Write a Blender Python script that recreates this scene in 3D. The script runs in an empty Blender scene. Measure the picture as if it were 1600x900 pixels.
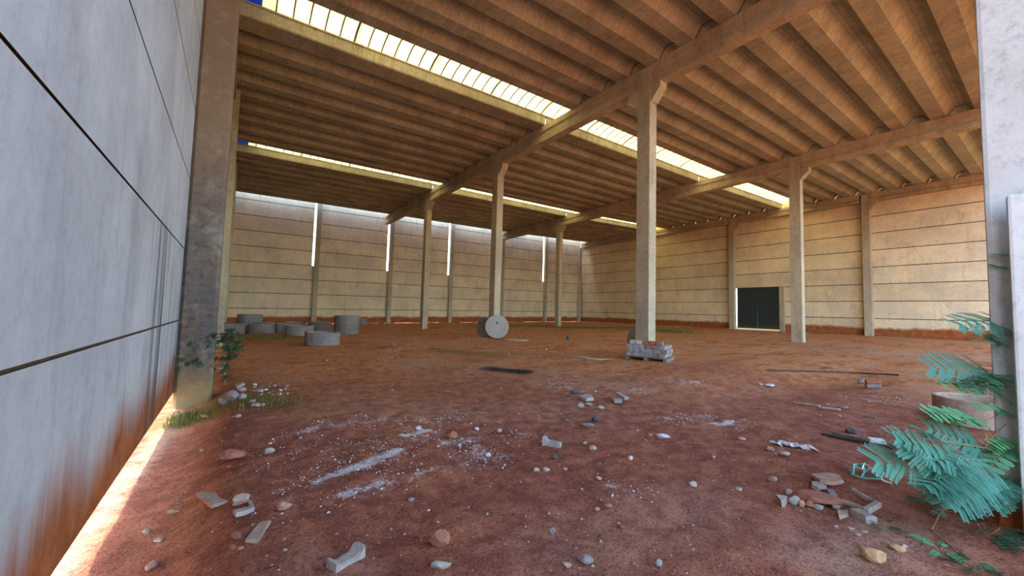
import bpy, bmesh, math, random
import numpy as np
from mathutils import Vector, Matrix

# ------------------------------------------------------------------ camera, sky, sun, exposure
EYE = 1.55                      # camera height above the floor at the left wall (m)
FPX = 614.9                     # focal length in pixels of a 1600 x 900 picture
YAW, PITCH, ROLL = math.radians(35.3), math.radians(3.475), math.radians(1.553)
SUN_EL, SUN_AZ = math.radians(47), math.radians(38)   # azimuth measured from -X towards +Y
SUN_STRENGTH, SKY_STRENGTH, EXPOSURE = 5.0, 0.45, 1.95

scene = bpy.context.scene
COL = scene.collection
fwd = Vector((math.sin(YAW)*math.cos(PITCH), math.cos(YAW)*math.cos(PITCH), math.sin(PITCH)))
_r = Vector((math.cos(YAW), -math.sin(YAW), 0)); _u = _r.cross(fwd)
rgt = _r*math.cos(ROLL)+_u*math.sin(ROLL); upv = -_r*math.sin(ROLL)+_u*math.cos(ROLL)
cam_data = bpy.data.cameras.new('camera'); cam = bpy.data.objects.new('camera', cam_data); COL.objects.link(cam)
cam_data.sensor_width = 36.0; cam_data.lens = FPX*36.0/1600.0; cam_data.clip_start = 0.05; cam_data.clip_end = 500
M = Matrix.Identity(4)
for i in range(3):
    M[i][0], M[i][1], M[i][2] = rgt[i], upv[i], -fwd[i]
M.translation = Vector((0, 0, EYE)); cam.matrix_world = M
scene.camera = cam

world = bpy.data.worlds.new('world'); scene.world = world; world.use_nodes = True
wn = world.node_tree.nodes; wl = world.node_tree.links
sky = wn.new('ShaderNodeTexSky'); sky.sky_type = 'NISHITA'; sky.sun_disc = False
sky.sun_elevation = SUN_EL; sky.sun_rotation = math.radians(270)+SUN_AZ; sky.dust_density = 2.0; sky.ozone_density = 1.0
wl.new(sky.outputs[0], wn['Background'].inputs[0]); wn['Background'].inputs[1].default_value = SKY_STRENGTH
sd = bpy.data.lights.new('sun', 'SUN'); sd.energy = SUN_STRENGTH; sd.angle = math.radians(0.6); sd.color = (1.0, 0.93, 0.82)
sun = bpy.data.objects.new('sun', sd); COL.objects.link(sun)
sdir = Vector((-math.cos(SUN_EL)*math.cos(SUN_AZ), math.cos(SUN_EL)*math.sin(SUN_AZ), math.sin(SUN_EL)))
sun.rotation_euler = sdir.to_track_quat('Z', 'Y').to_euler(); sun.location = (-20, 12, 25)
vs = scene.view_settings
vs.view_transform = 'Standard'; vs.look = 'None'; vs.exposure = EXPOSURE; vs.gamma = 1.0; vs.use_curve_mapping = False
scene.cycles.use_denoising = True
scene.cycles.max_bounces = 8; scene.cycles.diffuse_bounces = 6; scene.cycles.transmission_bounces = 4
scene.cycles.sample_clamp_indirect = 8.0

# ------------------------------------------------------------------ helpers
T = 0.0138                      # the plot and the roof rise this much per metre from the left wall to the right
RNG = random.Random(7)
NPR = np.random.RandomState(11)
def lin(r, g, b):
    f = lambda c: (c/255/12.92) if c/255 <= 0.04045 else ((c/255+0.055)/1.055)**2.4
    return (f(r), f(g), f(b), 1.0)
def ray(px, py):
    return fwd + rgt*((px-800)/FPX) - upv*((py-450)/FPX)
def at(px, py, depth):
    return Vector((0, 0, EYE)) + ray(px, py)*depth
_tab = NPR.rand(256, 256)
def vnoise(x, y, f, ox=0.0):
    x = np.asarray(x, float)*f+ox+100.3; y = np.asarray(y, float)*f+ox*1.7+57.1
    xi = np.floor(x).astype(int); yi = np.floor(y).astype(int)
    u = x-xi; v = y-yi; u = u*u*(3-2*u); v = v*v*(3-2*v)
    a = _tab[xi % 256, yi % 256]; b = _tab[(xi+1) % 256, yi % 256]; c = _tab[xi % 256, (yi+1) % 256]; d = _tab[(xi+1) % 256, (yi+1) % 256]
    return (a*(1-u)+b*u)*(1-v)+(c*(1-u)+d*u)*v
def sstep(a, b, x):
    t = np.clip((np.asarray(x, float)-a)/(b-a), 0, 1); return t*t*(3-2*t)
def ground(x, y):
    """height of the earth floor"""
    x = np.asarray(x, float); y = np.asarray(y, float)
    z = T*np.clip(x, -20, 60)
    tr = sstep(0.25, -0.55, x)*(0.25-0.15*sstep(8.8, 11.0, y))           # washed-out gully along the left wall
    z = z - tr
    inside = sstep(0.0, 1.0, x)*sstep(37.5, 36.5, x)*sstep(37.5, 36, y)
    z = z + inside*(0.10*(vnoise(x, y, 0.22)-0.5) + 0.05*(vnoise(x, y, 0.7, 3)-0.5))
    z = z + 0.035*(vnoise(x, y, 2.1, 9)-0.5)*sstep(-0.74, 0.2, x)
    dx = (x-11.5)/4.0; dy = (y-3.4)/0.9
    z = z - 0.16*np.exp(-(dx*dx+dy*dy))                                  # hollow on the right
    dx = (x-11.5)/4.5; dy = (y-5.4)/1.1
    z = z + 0.12*np.exp(-(dx*dx+dy*dy))                                  # bank behind the hollow
    return z
def gz(x, y): return float(ground(x, y))
def spot(px, py):
    """the point of the floor that lies at this place of the photograph"""
    d = ray(px, py); z = 0.0
    for _ in range(12):
        k = (z-EYE)/d.z; x, y = d.x*k, d.y*k
        z = 0.5*z+0.5*gz(x, y)
    return Vector((x, y, gz(x, y)))
def depth_of(p): return (Vector(p)-Vector((0, 0, EYE))).dot(fwd)

def tag(o, label=None, cat=None, group=None, kind=None):
    if label: o['label'] = label
    if cat: o['category'] = cat
    if group: o['group'] = group
    if kind: o['kind'] = kind
    return o
def link_mesh(name, me, parent=None, loc=None, rot=None):
    o = bpy.data.objects.new(name, me); COL.objects.link(o)
    if parent: o.parent = parent
    if loc is not None: o.location = loc
    if rot is not None: o.rotation_euler = rot
    return o
def mesh(name, verts, faces, mats, fmat=None, smooth=False):
    me = bpy.data.meshes.new(name); me.from_pydata([tuple(v) for v in verts], [], [tuple(f) for f in faces])
    for m in (mats if isinstance(mats, (list, tuple)) else [mats]): me.materials.append(m)
    if fmat: me.polygons.foreach_set('material_index', fmat)
    if smooth: me.polygons.foreach_set('use_smooth', [True]*len(me.polygons))
    me.update(); return me
def obj(name, verts, faces, mats, parent=None, loc=None, rot=None, fmat=None, smooth=False):
    return link_mesh(name, mesh(name, verts, faces, mats, fmat, smooth), parent, loc, rot)
def empty(name, loc, rot=None):
    o = bpy.data.objects.new(name, None); COL.objects.link(o); o.location = loc; o.empty_display_size = 0.1
    if rot is not None: o.rotation_euler = rot
    return o
def box_vf(x0, x1, y0, y1, z0, z1):
    v = [(x0,y0,z0),(x1,y0,z0),(x1,y1,z0),(x0,y1,z0),(x0,y0,z1),(x1,y0,z1),(x1,y1,z1),(x0,y1,z1)]
    f = [(0,3,2,1),(4,5,6,7),(0,1,5,4),(1,2,6,5),(2,3,7,6),(3,0,4,7)]
    return v, f
def extrude_vf(prof, axis, a, b):
    """closed 2-D profile swept from a to b along 'x' (profile is y,z) or 'y' (profile is x,z) or 'z' (x,y)"""
    n = len(prof)
    mk = {'x': lambda t, p: (t, p[0], p[1]), 'y': lambda t, p: (p[0], t, p[1]), 'z': lambda t, p: (p[0], p[1], t)}[axis]
    v = [mk(a, p) for p in prof]+[mk(b, p) for p in prof]
    f = [(i, (i+1) % n, n+(i+1) % n, n+i) for i in range(n)]+[tuple(range(n-1, -1, -1)), tuple(range(n, 2*n))]
    return v, f
def fix_normals(me):
    bm = bmesh.new(); bm.from_mesh(me); bmesh.ops.recalc_face_normals(bm, faces=bm.faces); bm.to_mesh(me); bm.free(); me.update()
def bevel(me, w, seg=2):
    bm = bmesh.new(); bm.from_mesh(me); bmesh.ops.recalc_face_normals(bm, faces=bm.faces)
    bmesh.ops.bevel(bm, geom=list(bm.edges), offset=w, segments=seg, affect='EDGES', profile=0.6); bm.to_mesh(me); bm.free(); me.update()
def tube_vf(pts, r, n=6, r_end=None):
    pts = [Vector(p) for p in pts]; v = []; f = []
    for i, p in enumerate(pts):
        t = (pts[min(i+1, len(pts)-1)]-pts[max(i-1, 0)]).normalized()
        a = t.cross(Vector((0, 0, 1))) if abs(t.z) < 0.95 else t.cross(Vector((1, 0, 0)))
        a.normalize(); b = t.cross(a)
        rr = r if r_end is None else r+(r_end-r)*i/(len(pts)-1)
        for k in range(n):
            an = 2*math.pi*k/n; v.append(p+a*(rr*math.cos(an))+b*(rr*math.sin(an)))
    for i in range(len(pts)-1):
        for k in range(n):
            f.append((i*n+k, i*n+(k+1) % n, (i+1)*n+(k+1) % n, (i+1)*n+k))
    f.append(tuple(range(n-1, -1, -1))); f.append(tuple(range((len(pts)-1)*n, len(pts)*n)))
    return v, f
def join_vf(parts):
    V = []; F = []
    for v, f in parts:
        o = len(V); V += list(v); F += [tuple(i+o for i in q) for q in f]
    return V, F

# ------------------------------------------------------------------ materials
class NT:
    def __init__(s, name):
        s.m = bpy.data.materials.new(name); s.m.use_nodes = True; s.t = s.m.node_tree; s.n = s.t.nodes; s.l = s.t.links
        s.b = s.n['Principled BSDF']; s.b.inputs['Roughness'].default_value = 0.9; s.b.inputs['Specular IOR Level'].default_value = 0.2
        s._h = None
    def put(s, sock, v):
        if isinstance(v, bpy.types.NodeSocket): s.l.new(v, sock)
        else: sock.default_value = v
    def pos(s):
        if not hasattr(s, '_pos'): s._pos = s.n.new('ShaderNodeNewGeometry').outputs['Position']
        return s._pos
    def objpos(s): return s.n.new('ShaderNodeTexCoord').outputs['Object']
    def map(s, vec, scale, loc=(0, 0, 0)):
        m = s.n.new('ShaderNodeMapping'); s.l.new(vec, m.inputs['Vector']); m.inputs['Scale'].default_value = scale; m.inputs['Location'].default_value = loc
        return m.outputs[0]
    def noise(s, vec, scale, detail=4, rough=0.6):
        n = s.n.new('ShaderNodeTexNoise'); s.l.new(vec, n.inputs['Vector']); n.inputs['Scale'].default_value = scale
        n.inputs['Detail'].default_value = detail; n.inputs['Roughness'].default_value = rough
        return n.outputs['Fac']
    def math(s, op, a, b=0.0, c=0.0, clamp=False):
        n = s.n.new('ShaderNodeMath'); n.operation = op; n.use_clamp = clamp
        s.put(n.inputs[0], a); s.put(n.inputs[1], b); s.put(n.inputs[2], c); return n.outputs[0]
    def ramp(s, v, a, b, lo=0.0, hi=1.0):
        n = s.n.new('ShaderNodeMapRange'); n.interpolation_type = 'SMOOTHSTEP'; s.put(n.inputs[0], v)
        for i, q in enumerate((a, b, lo, hi)): s.put(n.inputs[i+1], q)
        return n.outputs[0]
    def mix(s, fac, a, b, mode='MIX'):
        n = s.n.new('ShaderNodeMix'); n.data_type = 'RGBA'; n.blend_type = mode; n.clamp_factor = True
        s.put(n.inputs[0], fac); s.put(n.inputs[6], a); s.put(n.inputs[7], b); return n.outputs[2]
    def xyz(s):
        n = s.n.new('ShaderNodeSeparateXYZ'); s.l.new(s.pos(), n.inputs[0]); return n.outputs
    def attr(s, name):
        n = s.n.new('ShaderNodeAttribute'); n.attribute_name = name; return n.outputs['Fac']
    def bump(s, h, strength=0.3, dist=0.02):
        n = s.n.new('ShaderNodeBump'); n.inputs['Strength'].default_value = strength; n.inputs['Distance'].default_value = dist
        s.l.new(h, n.inputs['Height']); s.l.new(n.outputs[0], s.b.inputs['Normal'])
    def color(s, c): s.put(s.b.inputs['Base Color'], c); return s.m
    def height(s):
        x = s.xyz(); return s.math('SUBTRACT', x[2], s.math('MULTIPLY', x[0], T))

RED_EARTH = (0.32, 0.075, 0.022, 1)
def concrete(name, c1, c2, c3, streak=0.5, splash=None, splash_noise=0.25, drips=False, board=None, bump=0.25, soot=None, moss=False, grain=0.5):
    m = NT(name); p = m.pos()
    n1 = m.noise(p, 0.55, 5, 0.65); n2 = m.noise(p, 3.5, 6, 0.7)
    st = m.noise(m.map(p, (1.1, 1.1, 0.09)), 1.9, 7, 0.72)
    c = m.mix(m.ramp(n1, 0.36, 0.66), c1, c2)
    c = m.mix(m.math('MULTIPLY', m.ramp(st, 0.50, 0.72), streak), c, c3)
    c = m.mix(m.ramp(n2, 0.3, 0.75, 0.0, 0.35), c, m.mix(0.5, c, c2, 'MULTIPLY'))
    c = m.mix(m.ramp(m.noise(p, 11, 7, 0.78), 0.46, 0.68, 0.0, grain), c, m.mix(1.0, c, (0.50, 0.46, 0.42, 1), 'MULTIPLY'))
    c = m.mix(m.ramp(m.noise(m.map(p, (1, 1, 0.35)), 1.7, 7, 0.75), 0.52, 0.70, 0.0, grain), c, m.mix(1.0, c, (0.60, 0.57, 0.54, 1), 'MULTIPLY'))
    oi = m.n.new('ShaderNodeObjectInfo').outputs['Random']
    c = m.mix(m.ramp(oi, 0.0, 1.0, 0.0, 0.34), c, m.mix(1.0, c, (0.72, 0.68, 0.62, 1), 'MULTIPLY'))
    if board:                                              # marks of the casting boards across the piece
        w = m.noise(m.map(p, board), 1.0, 2, 0.5)
        c = m.mix(m.ramp(w, 0.45, 0.62, 0, 0.3), c, m.mix(1.0, c, (0.62, 0.58, 0.52, 1), 'MULTIPLY'))
    if soot:
        c = m.mix(m.math('MULTIPLY', m.ramp(m.noise(p, 1.7, 6, 0.75), 0.48, 0.7), soot[0]), c, soot[1])
    h = m.height()
    if moss:                                               # ochre lichen at the foot, rust-brown film higher up
        c = m.mix(m.math('MULTIPLY', m.ramp(m.math('ADD', h, m.math('MULTIPLY', n2, 1.2)), 1.35, 0.45), 0.7), c, (0.27, 0.20, 0.075, 1))
        c = m.mix(m.math('MULTIPLY', m.ramp(m.math('ADD', h, m.math('MULTIPLY', n1, 3.0)), 4.0, 6.5), 0.6), c, (0.22, 0.125, 0.055, 1))
    if splash:                                             # red earth splashed and wicked up from the ground
        top = m.math('ADD', m.math('MULTIPLY', m.math('SUBTRACT', m.noise(m.map(p, (1, 1, 0.05)), 0.8, 3, 0.55), 0.5), splash_noise*3), splash)
        top = m.math('ADD', top, m.math('MULTIPLY', m.math('SUBTRACT', m.noise(m.map(p, (6, 6, 0.2)), 1.5, 4, 0.7), 0.5), splash_noise*1.6))
        d = m.math('SUBTRACT', h, top)
        c = m.mix(m.ramp(d, splash_noise*0.9, -splash_noise*1.1), c, m.mix(m.ramp(n2, .35, .65), (0.22, 0.058, 0.016, 1), (0.33, 0.105, 0.03, 1)))
    if drips:                                              # black water runs below the second joint next to the column
        x = m.xyz(); band = m.math('MULTIPLY', m.ramp(x[1], 5.2, 6.4), m.ramp(h, 2.62, 2.45))
        dn = m.noise(m.map(p, (1, 1.5, 0.05)), 2.0, 4, 0.62)
        c = m.mix(m.math('MULTIPLY', m.math('MULTIPLY', m.ramp(dn, 0.50, 0.62), band), 0.85), c, (0.05, 0.048, 0.05, 1))
    m.bump(m.math('ADD', m.noise(p, 22, 5, 0.7), m.math('MULTIPLY', n2, 0.6)), bump, 0.02)
    return m.color(c)
M_WALL_L = concrete('pale_wall_concrete', (0.52, 0.515, 0.51, 1), (0.42, 0.415, 0.41, 1), (0.28, 0.27, 0.255, 1), 0.5, splash=0.52, splash_noise=0.30, drips=True, grain=0.22)
M_WALL = concrete('beige_wall_concrete', (0.79, 0.64, 0.41, 1), (0.63, 0.52, 0.36, 1), (0.50, 0.345, 0.13, 1), 0.35, splash=0.62, splash_noise=0.13)
M_COL = concrete('column_concrete', (0.50, 0.415, 0.275, 1), (0.40, 0.335, 0.23, 1), (0.25, 0.19, 0.11, 1), 0.5, splash=0.0, splash_noise=0.08, grain=0.6)
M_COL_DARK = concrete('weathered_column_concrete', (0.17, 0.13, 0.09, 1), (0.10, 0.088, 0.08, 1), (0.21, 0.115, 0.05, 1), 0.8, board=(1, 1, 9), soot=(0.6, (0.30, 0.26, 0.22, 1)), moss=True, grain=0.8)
M_BEAM = concrete('beam_concrete', (0.50, 0.41, 0.28, 1), (0.38, 0.31, 0.215, 1), (0.20, 0.15, 0.10, 1), 0.55, grain=0.6)
M_ROOF = concrete('roof_concrete', (0.44, 0.405, 0.295, 1), (0.32, 0.29, 0.215, 1), (0.19, 0.16, 0.105, 1), 0.35, board=(16, 0.6, 0.6), bump=0.4, grain=0.6)
M_PILLAR = concrete('pale_pillar_concrete', (0.60, 0.605, 0.575, 1), (0.50, 0.495, 0.455, 1), (0.40, 0.34, 0.22, 1), 0.45, splash=0.30, splash_noise=0.2)
M_RING = concrete('ring_concrete', (0.28, 0.245, 0.21, 1), (0.19, 0.165, 0.145, 1), (0.12, 0.095, 0.075, 1), 0.7)
M_DISC = concrete('disc_concrete', (0.42, 0.385, 0.34, 1), (0.35, 0.315, 0.275, 1), (0.24, 0.2, 0.165, 1), 0.3)
def plain(name, c, var=0.25, rough=0.9, scale=6, spec=0.2, dust=0.0):
    m = NT(name); n = m.noise(m.pos(), scale, 5, 0.65)
    c2 = tuple(x*(1-var) for x in c[:3])+(1,)
    k = m.mix(m.ramp(n, 0.35, 0.65), c, c2)
    if dust: k = m.mix(m.ramp(m.noise(m.pos(), scale*1.7, 4, 0.6), 0.62-dust*0.4, 0.75), k, RED_EARTH)
    m.b.inputs['Roughness'].default_value = rough; m.b.inputs['Specular IOR Level'].default_value = spec
    m.bump(m.noise(m.pos(), scale*5, 4, 0.7), 0.3, 0.01)
    return m.color(k)
M_SEAL = plain('joint_sealant', (0.045, 0.03, 0.02, 1))
M_SEAL_L = plain('brown_joint_sealant', (0.10, 0.06, 0.03, 1))
M_STONE_W = plain('pale_stone', (0.38, 0.315, 0.26, 1), 0.3, scale=25, dust=0.25)
M_STONE_G = plain('grey_stone', (0.24, 0.215, 0.195, 1), 0.35, scale=25, dust=0.2)
M_STONE_R = plain('red_stone', (0.30, 0.115, 0.07, 1), 0.3, scale=18)
M_STONE_P = plain('pinkish_stone', (0.38, 0.225, 0.17, 1), 0.3, scale=20, dust=0.3)
M_STONE_D = plain('dark_stone', (0.10, 0.085, 0.075, 1), 0.4, scale=20)
M_STONE_Y = plain('ochre_stone', (0.44, 0.26, 0.13, 1), 0.35, scale=18, dust=0.1)
M_TILE = plain('beige_tile', (0.36, 0.255, 0.19, 1), 0.25, scale=10, dust=0.2)
M_SLAB = plain('grey_slab', (0.34, 0.29, 0.245, 1), 0.25, scale=12, dust=0.12)
M_WHITE = plain('white_chips', (0.56, 0.52, 0.49, 1), 0.2, scale=14)
M_BLOCK = plain('paver_grey', (0.30, 0.27, 0.25, 1), 0.35, scale=7)
M_BLOCK2 = plain('paver_brown', (0.26, 0.18, 0.14, 1), 0.35, scale=7)
M_BLOCK3 = plain('paver_pale', (0.5, 0.40, 0.34, 1), 0.35, scale=9)
M_BRICK = plain('fired_brick', (0.36, 0.12, 0.06, 1), 0.35, scale=9)
M_WOOD = plain('weathered_wood', (0.42, 0.31, 0.2, 1), 0.4, scale=12)
M_WOOD_D = plain('grey_pallet_wood', (0.22, 0.17, 0.13, 1), 0.4, scale=12)
M_IRON = plain('dark_iron', (0.05, 0.04, 0.035, 1), 0.4, 0.6, scale=12)
M_GREEN = plain('green_strap', (0.10, 0.42, 0.30, 1), 0.3, 0.5, scale=12)
M_STRAPW = plain('white_strap', (0.65, 0.70, 0.66, 1), 0.2, 0.5, scale=12)
M_TWIG = plain('twig_bark', (0.34, 0.22, 0.12, 1), 0.35, scale=20)
def gate_mat():
    m = NT('dark_green_gate_paint'); h = m.height(); n = m.noise(m.map(m.pos(), (3, 3, 0.5)), 1.2, 4, 0.6)
    c = m.mix(m.ramp(m.math('ADD', h, m.math('MULTIPLY', n, 0.8)), 0.95, 0.55), (0.035, 0.045, 0.038, 1), (0.16, 0.05, 0.02, 1))
    m.b.inputs['Roughness'].default_value = 0.55; return m.color(c)
M_GATE = gate_mat()
def sheet_mat(name, col, t_w, d_w):
    m = bpy.data.materials.new(name); m.use_nodes = True; n = m.node_tree.nodes; l = m.node_tree.links; n.clear()
    o = n.new('ShaderNodeOutputMaterial'); mx = n.new('ShaderNodeMixShader'); tr = n.new('ShaderNodeBsdfTranslucent'); df = n.new('ShaderNodeBsdfDiffuse')
    g = n.new('ShaderNodeNewGeometry'); no = n.new('ShaderNodeTexNoise'); l.new(g.outputs['Position'], no.inputs['Vector']); no.inputs['Scale'].default_value = 2.5; no.inputs['Detail'].default_value = 5
    mr = n.new('ShaderNodeMix'); mr.data_type = 'RGBA'; l.new(no.outputs['Fac'], mr.inputs[0]); mr.inputs[6].default_value = col; mr.inputs[7].default_value = tuple(c*0.86 for c in col[:3])+(1,)
    l.new(mr.outputs[2], tr.inputs[0]); df.inputs[0].default_value = col
    mx.inputs[0].default_value = t_w; l.new(df.outputs[0], mx.inputs[1]); l.new(tr.outputs[0], mx.inputs[2]); l.new(mx.outputs[0], o.inputs[0])
    return m
M_SKYL = sheet_mat('translucent_sheet', (0.93, 0.82, 0.33, 1), 0.38, 0.25)
M_RIB = plain('skylight_rib', (0.30, 0.25, 0.15, 1))
M_BLUE = sheet_mat('blue_sheet', (0.012, 0.03, 0.16, 1), 0.35, 0.55)
def leaf_mat(name, c1, c2):
    m = NT(name); oi = m.n.new('ShaderNodeObjectInfo').outputs['Random']
    c = m.mix(m.math('ADD', m.math('MULTIPLY', oi, 0.6), m.math('MULTIPLY', m.noise(m.pos(), 9, 3), 0.5)), c1, c2)
    tr = m.n.new('ShaderNodeBsdfTranslucent'); m.l.new(c, tr.inputs[0])
    mx = m.n.new('ShaderNodeMixShader'); mx.inputs[0].default_value = 0.3
    m.l.new(m.b.outputs[0], mx.inputs[1]); m.l.new(tr.outputs[0], mx.inputs[2]); m.l.new(mx.outputs[0], m.n['Material Output'].inputs[0])
    m.b.inputs['Roughness'].default_value = 0.6
    return m.color(c)
M_LEAF = leaf_mat('blue_green_leaf', (0.085, 0.27, 0.20, 1), (0.13, 0.34, 0.23, 1))
M_LEAF2 = leaf_mat('fresh_green_leaf', (0.08, 0.29, 0.15, 1), (0.15, 0.36, 0.14, 1))
M_LEAFD = leaf_mat('dark_green_leaf', (0.035, 0.07, 0.045, 1), (0.06, 0.12, 0.05, 1))
M_GRASS = leaf_mat('grass_blade', (0.09, 0.12, 0.025, 1), (0.2, 0.19, 0.045, 1))

# ------------------------------------------------------------------ floor: trodden red earth, in and around the hall
def spaced(lo, hi, fine_lo, fine_hi, fine, growth=1.13, cap=2.5):
    c = list(np.arange(fine_lo, fine_hi, fine)); s = fine; x = c[-1]
    while x < hi: s = min(s*growth, cap); x += s; c.append(x)
    s = fine; x = c[0]; head = []
    while x > lo: s = min(s*growth, cap); x -= s; head.append(x)
    return np.array(head[::-1]+c)
gx = spaced(-45, 90, -1.1, 9.0, 0.045, 1.035, 3.0); gy = spaced(-45, 90, 1.0, 11.0, 0.045, 1.035, 3.0)
GX, GY = np.meshgrid(gx, gy, indexing='ij')
near = sstep(16, 6, np.hypot(GX, GY))
GZ = ground(GX, GY) + near*(0.022*(vnoise(GX, GY, 5.5, 2)-0.5)+0.014*(vnoise(GX, GY, 13, 4)-0.5))
nx, ny = len(gx), len(gy)
idx = np.arange(nx*ny).reshape(nx, ny)
quads = np.stack([idx[:-1, :-1], idx[1:, :-1], idx[1:, 1:], idx[:-1, 1:]], -1).reshape(-1, 4)
fm = bpy.data.meshes.new('floor')
fm.vertices.add(nx*ny); fm.vertices.foreach_set('co', np.stack([GX, GY, GZ], -1).astype(np.float32).ravel())
fm.loops.add(quads.size); fm.loops.foreach_set('vertex_index', quads.ravel().astype(np.int32))
fm.polygons.add(len(quads)); fm.polygons.foreach_set('loop_start', np.arange(0, quads.size, 4, dtype=np.int32))
fm.update(); fm.polygons.foreach_set('use_smooth', np.ones(len(quads), bool))
def stroke_mask(strokes):
    out = np.zeros_like(GX)
    for (ax, ay, bx, by, w, s) in strokes:
        A = spot(ax, ay); B = spot(bx, by); ux, uy = B.x-A.x, B.y-A.y; L2 = ux*ux+uy*uy+1e-9
        t = np.clip(((GX-A.x)*ux+(GY-A.y)*uy)/L2, 0, 1)
        d = np.hypot(GX-A.x-t*ux, GY-A.y-t*uy)
        out = np.maximum(out, s*np.exp(-(d/w)**2))
    return out
POWDER = [(495,752,560,728,.10,1.0),(555,732,620,704,.11,1.0),(545,772,595,757,.12,.85),(595,757,690,731,.10,.6),(690,731,790,710,.12,.55),
          (478,672,590,655,.16,.6),(630,680,668,673,.09,1.0),(680,690,735,688,.16,.6),(560,692,605,686,.15,.4),(640,658,730,650,.25,.45),
          (720,690,760,712,.14,.6),(470,705,590,695,.25,.3),(800,678,835,682,.12,.55),(1040,655,1105,650,.18,.5),(1122,664,1150,659,.13,.85),(1060,598,1085,597,.2,.6),
          (980,608,1000,609,.2,.6),(955,758,985,772,.10,.55),(1345,622,1375,624,.25,.4),(430,735,480,730,.14,.3),(420,790,480,772,.12,.35),
          (640,560,720,552,.6,.35),(760,548,900,552,.8,.35),(1215,700,1270,702,.08,.4),(870,600,900,608,.25,.5)]
BURN = [(768,576,818,581,.42,.9),(820,574,850,572,.25,.35),(745,572,765,576,.2,.3)]
MOSS = [(350,625,440,632,.35,.8),(250,665,330,650,.20,.9),(360,525,480,530,1.2,.35),(690,548,770,556,.7,.7),(800,552,880,556,.8,.4),(760,510,990,512,1.3,.8),(1030,517,1065,520,1.2,.8),(1240,540,1330,545,.8,.4),(380,600,420,615,.3,.4)]
PALE = [(60,930,255,690,.09,1.0),(255,690,285,640,.14,1.0),(150,800,272,650,.07,1.0),(1290,870,1400,830,.35,.7),(900,860,1100,790,.45,.35),(560,640,900,640,.9,.25),(650,565,980,600,1.2,.3),(480,880,560,900,.2,.3),(1300,545,1560,560,1.2,.6),(600,530,760,540,1.5,.4)]  # strokes along the left wall paint the sun strip's brightness into the colour
def add_attr(name, arr):
    a = fm.attributes.new(name, 'FLOAT', 'POINT'); a.data.foreach_set('value', arr.astype(np.float32).ravel())
POWDER_MASK = stroke_mask(POWDER)
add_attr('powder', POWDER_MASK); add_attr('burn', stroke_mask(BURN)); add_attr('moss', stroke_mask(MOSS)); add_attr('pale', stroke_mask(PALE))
dist = np.hypot(GX-0.5, GY)
add_attr('ochre', np.clip(sstep(6.0, 13.0, dist+5*(vnoise(GX, GY, 0.35, 6)-0.5))*0.9+0.1*vnoise(GX, GY, 0.8, 8), 0, 1))
add_attr('lawn', np.maximum(np.maximum(sstep(38.3, 38.8, GX), sstep(38.0, 38.6, GY)), 0))
def floor_mat():
    m = NT('red_earth'); p = m.pos()
    n1 = m.noise(p, 0.9, 5, 0.65); n2 = m.noise(p, 5, 6, 0.7); n3 = m.noise(p, 38, 4, 0.75); n4 = m.noise(p, 120, 2, 0.6)
    maroon = m.mix(m.ramp(n2, 0.38, 0.66), (0.25, 0.076, 0.045, 1), (0.42, 0.145, 0.082, 1))
    ochre = m.mix(m.ramp(n2, 0.35, 0.65), (0.42, 0.135, 0.040, 1), (0.68, 0.275, 0.10, 1))
    c = m.mix(m.math('ADD', m.attr('ochre'), m.math('MULTIPLY', m.math('SUBTRACT', n1, 0.5), 0.9), clamp=True), maroon, ochre)
    c = m.mix(m.ramp(n1, 0.55, 0.75, 0, 0.55), c, (0.46, 0.20, 0.12, 1))
    n5 = m.noise(m.map(p, (0.45, 1.1, 1)), 1.3, 6, 0.75)
    c = m.mix(m.math('MULTIPLY', m.ramp(n5, 0.50, 0.64, 0, 0.6), m.attr('ochre')), c, (0.42, 0.29, 0.20, 1))
    c = m.mix(m.math('MULTIPLY', m.ramp(n5, 0.48, 0.38, 0, 0.7), m.attr('ochre')), c, (0.20, 0.075, 0.03, 1))
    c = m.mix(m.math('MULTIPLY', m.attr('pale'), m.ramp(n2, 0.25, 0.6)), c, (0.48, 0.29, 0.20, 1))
    c = m.mix(m.ramp(n3, 0.50, 0.64, 0, 0.8), c, m.mix(1, c, (0.40, 0.34, 0.34, 1), 'MULTIPLY'))
    c = m.mix(m.ramp(n4, 0.62, 0.72, 0, 0.6), c, (0.5, 0.30, 0.22, 1))
    c = m.mix(m.ramp(m.noise(p, 55, 4, 0.75), 0.56, 0.68, 0, 0.75), c, (0.09, 0.03, 0.02, 1))
    sp = m.math('ADD', m.attr('powder'), m.math('MULTIPLY', m.math('SUBTRACT', m.math('ADD', n3, n2), 1.0), 2.0))
    c = m.mix(m.math('MULTIPLY', m.ramp(sp, 0.50, 1.0), m.ramp(m.attr('powder'), 0.05, 0.3)), c, (0.66, 0.58, 0.55, 1))
    c = m.mix(m.math('MULTIPLY', m.attr('moss'), m.ramp(m.math('ADD', n2, m.math('MULTIPLY', n3, 0.4)), 0.45, 0.8)), c, (0.11, 0.105, 0.03, 1))
    c = m.mix(m.ramp(m.math('ADD', m.attr('burn'), m.math('MULTIPLY', m.math('SUBTRACT', n2, 0.5), 0.9)), 0.2, 0.95), c, (0.022, 0.018, 0.017, 1))
    c = m.mix(m.attr('lawn'), c, m.mix(n2, (0.16, 0.24, 0.05, 1), (0.35, 0.33, 0.16, 1)))
    m.b.inputs['Roughness'].default_value = 0.95; m.b.inputs['Specular IOR Level'].default_value = 0.1
    m.bump(m.math('ADD', m.math('MULTIPLY', n3, 0.7), m.math('ADD', m.math('MULTIPLY', n2, 0.6), m.math('MULTIPLY', n4, 0.3))), 1.0, 0.05)
    return m.color(c)
fm.materials.append(floor_mat())
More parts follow.
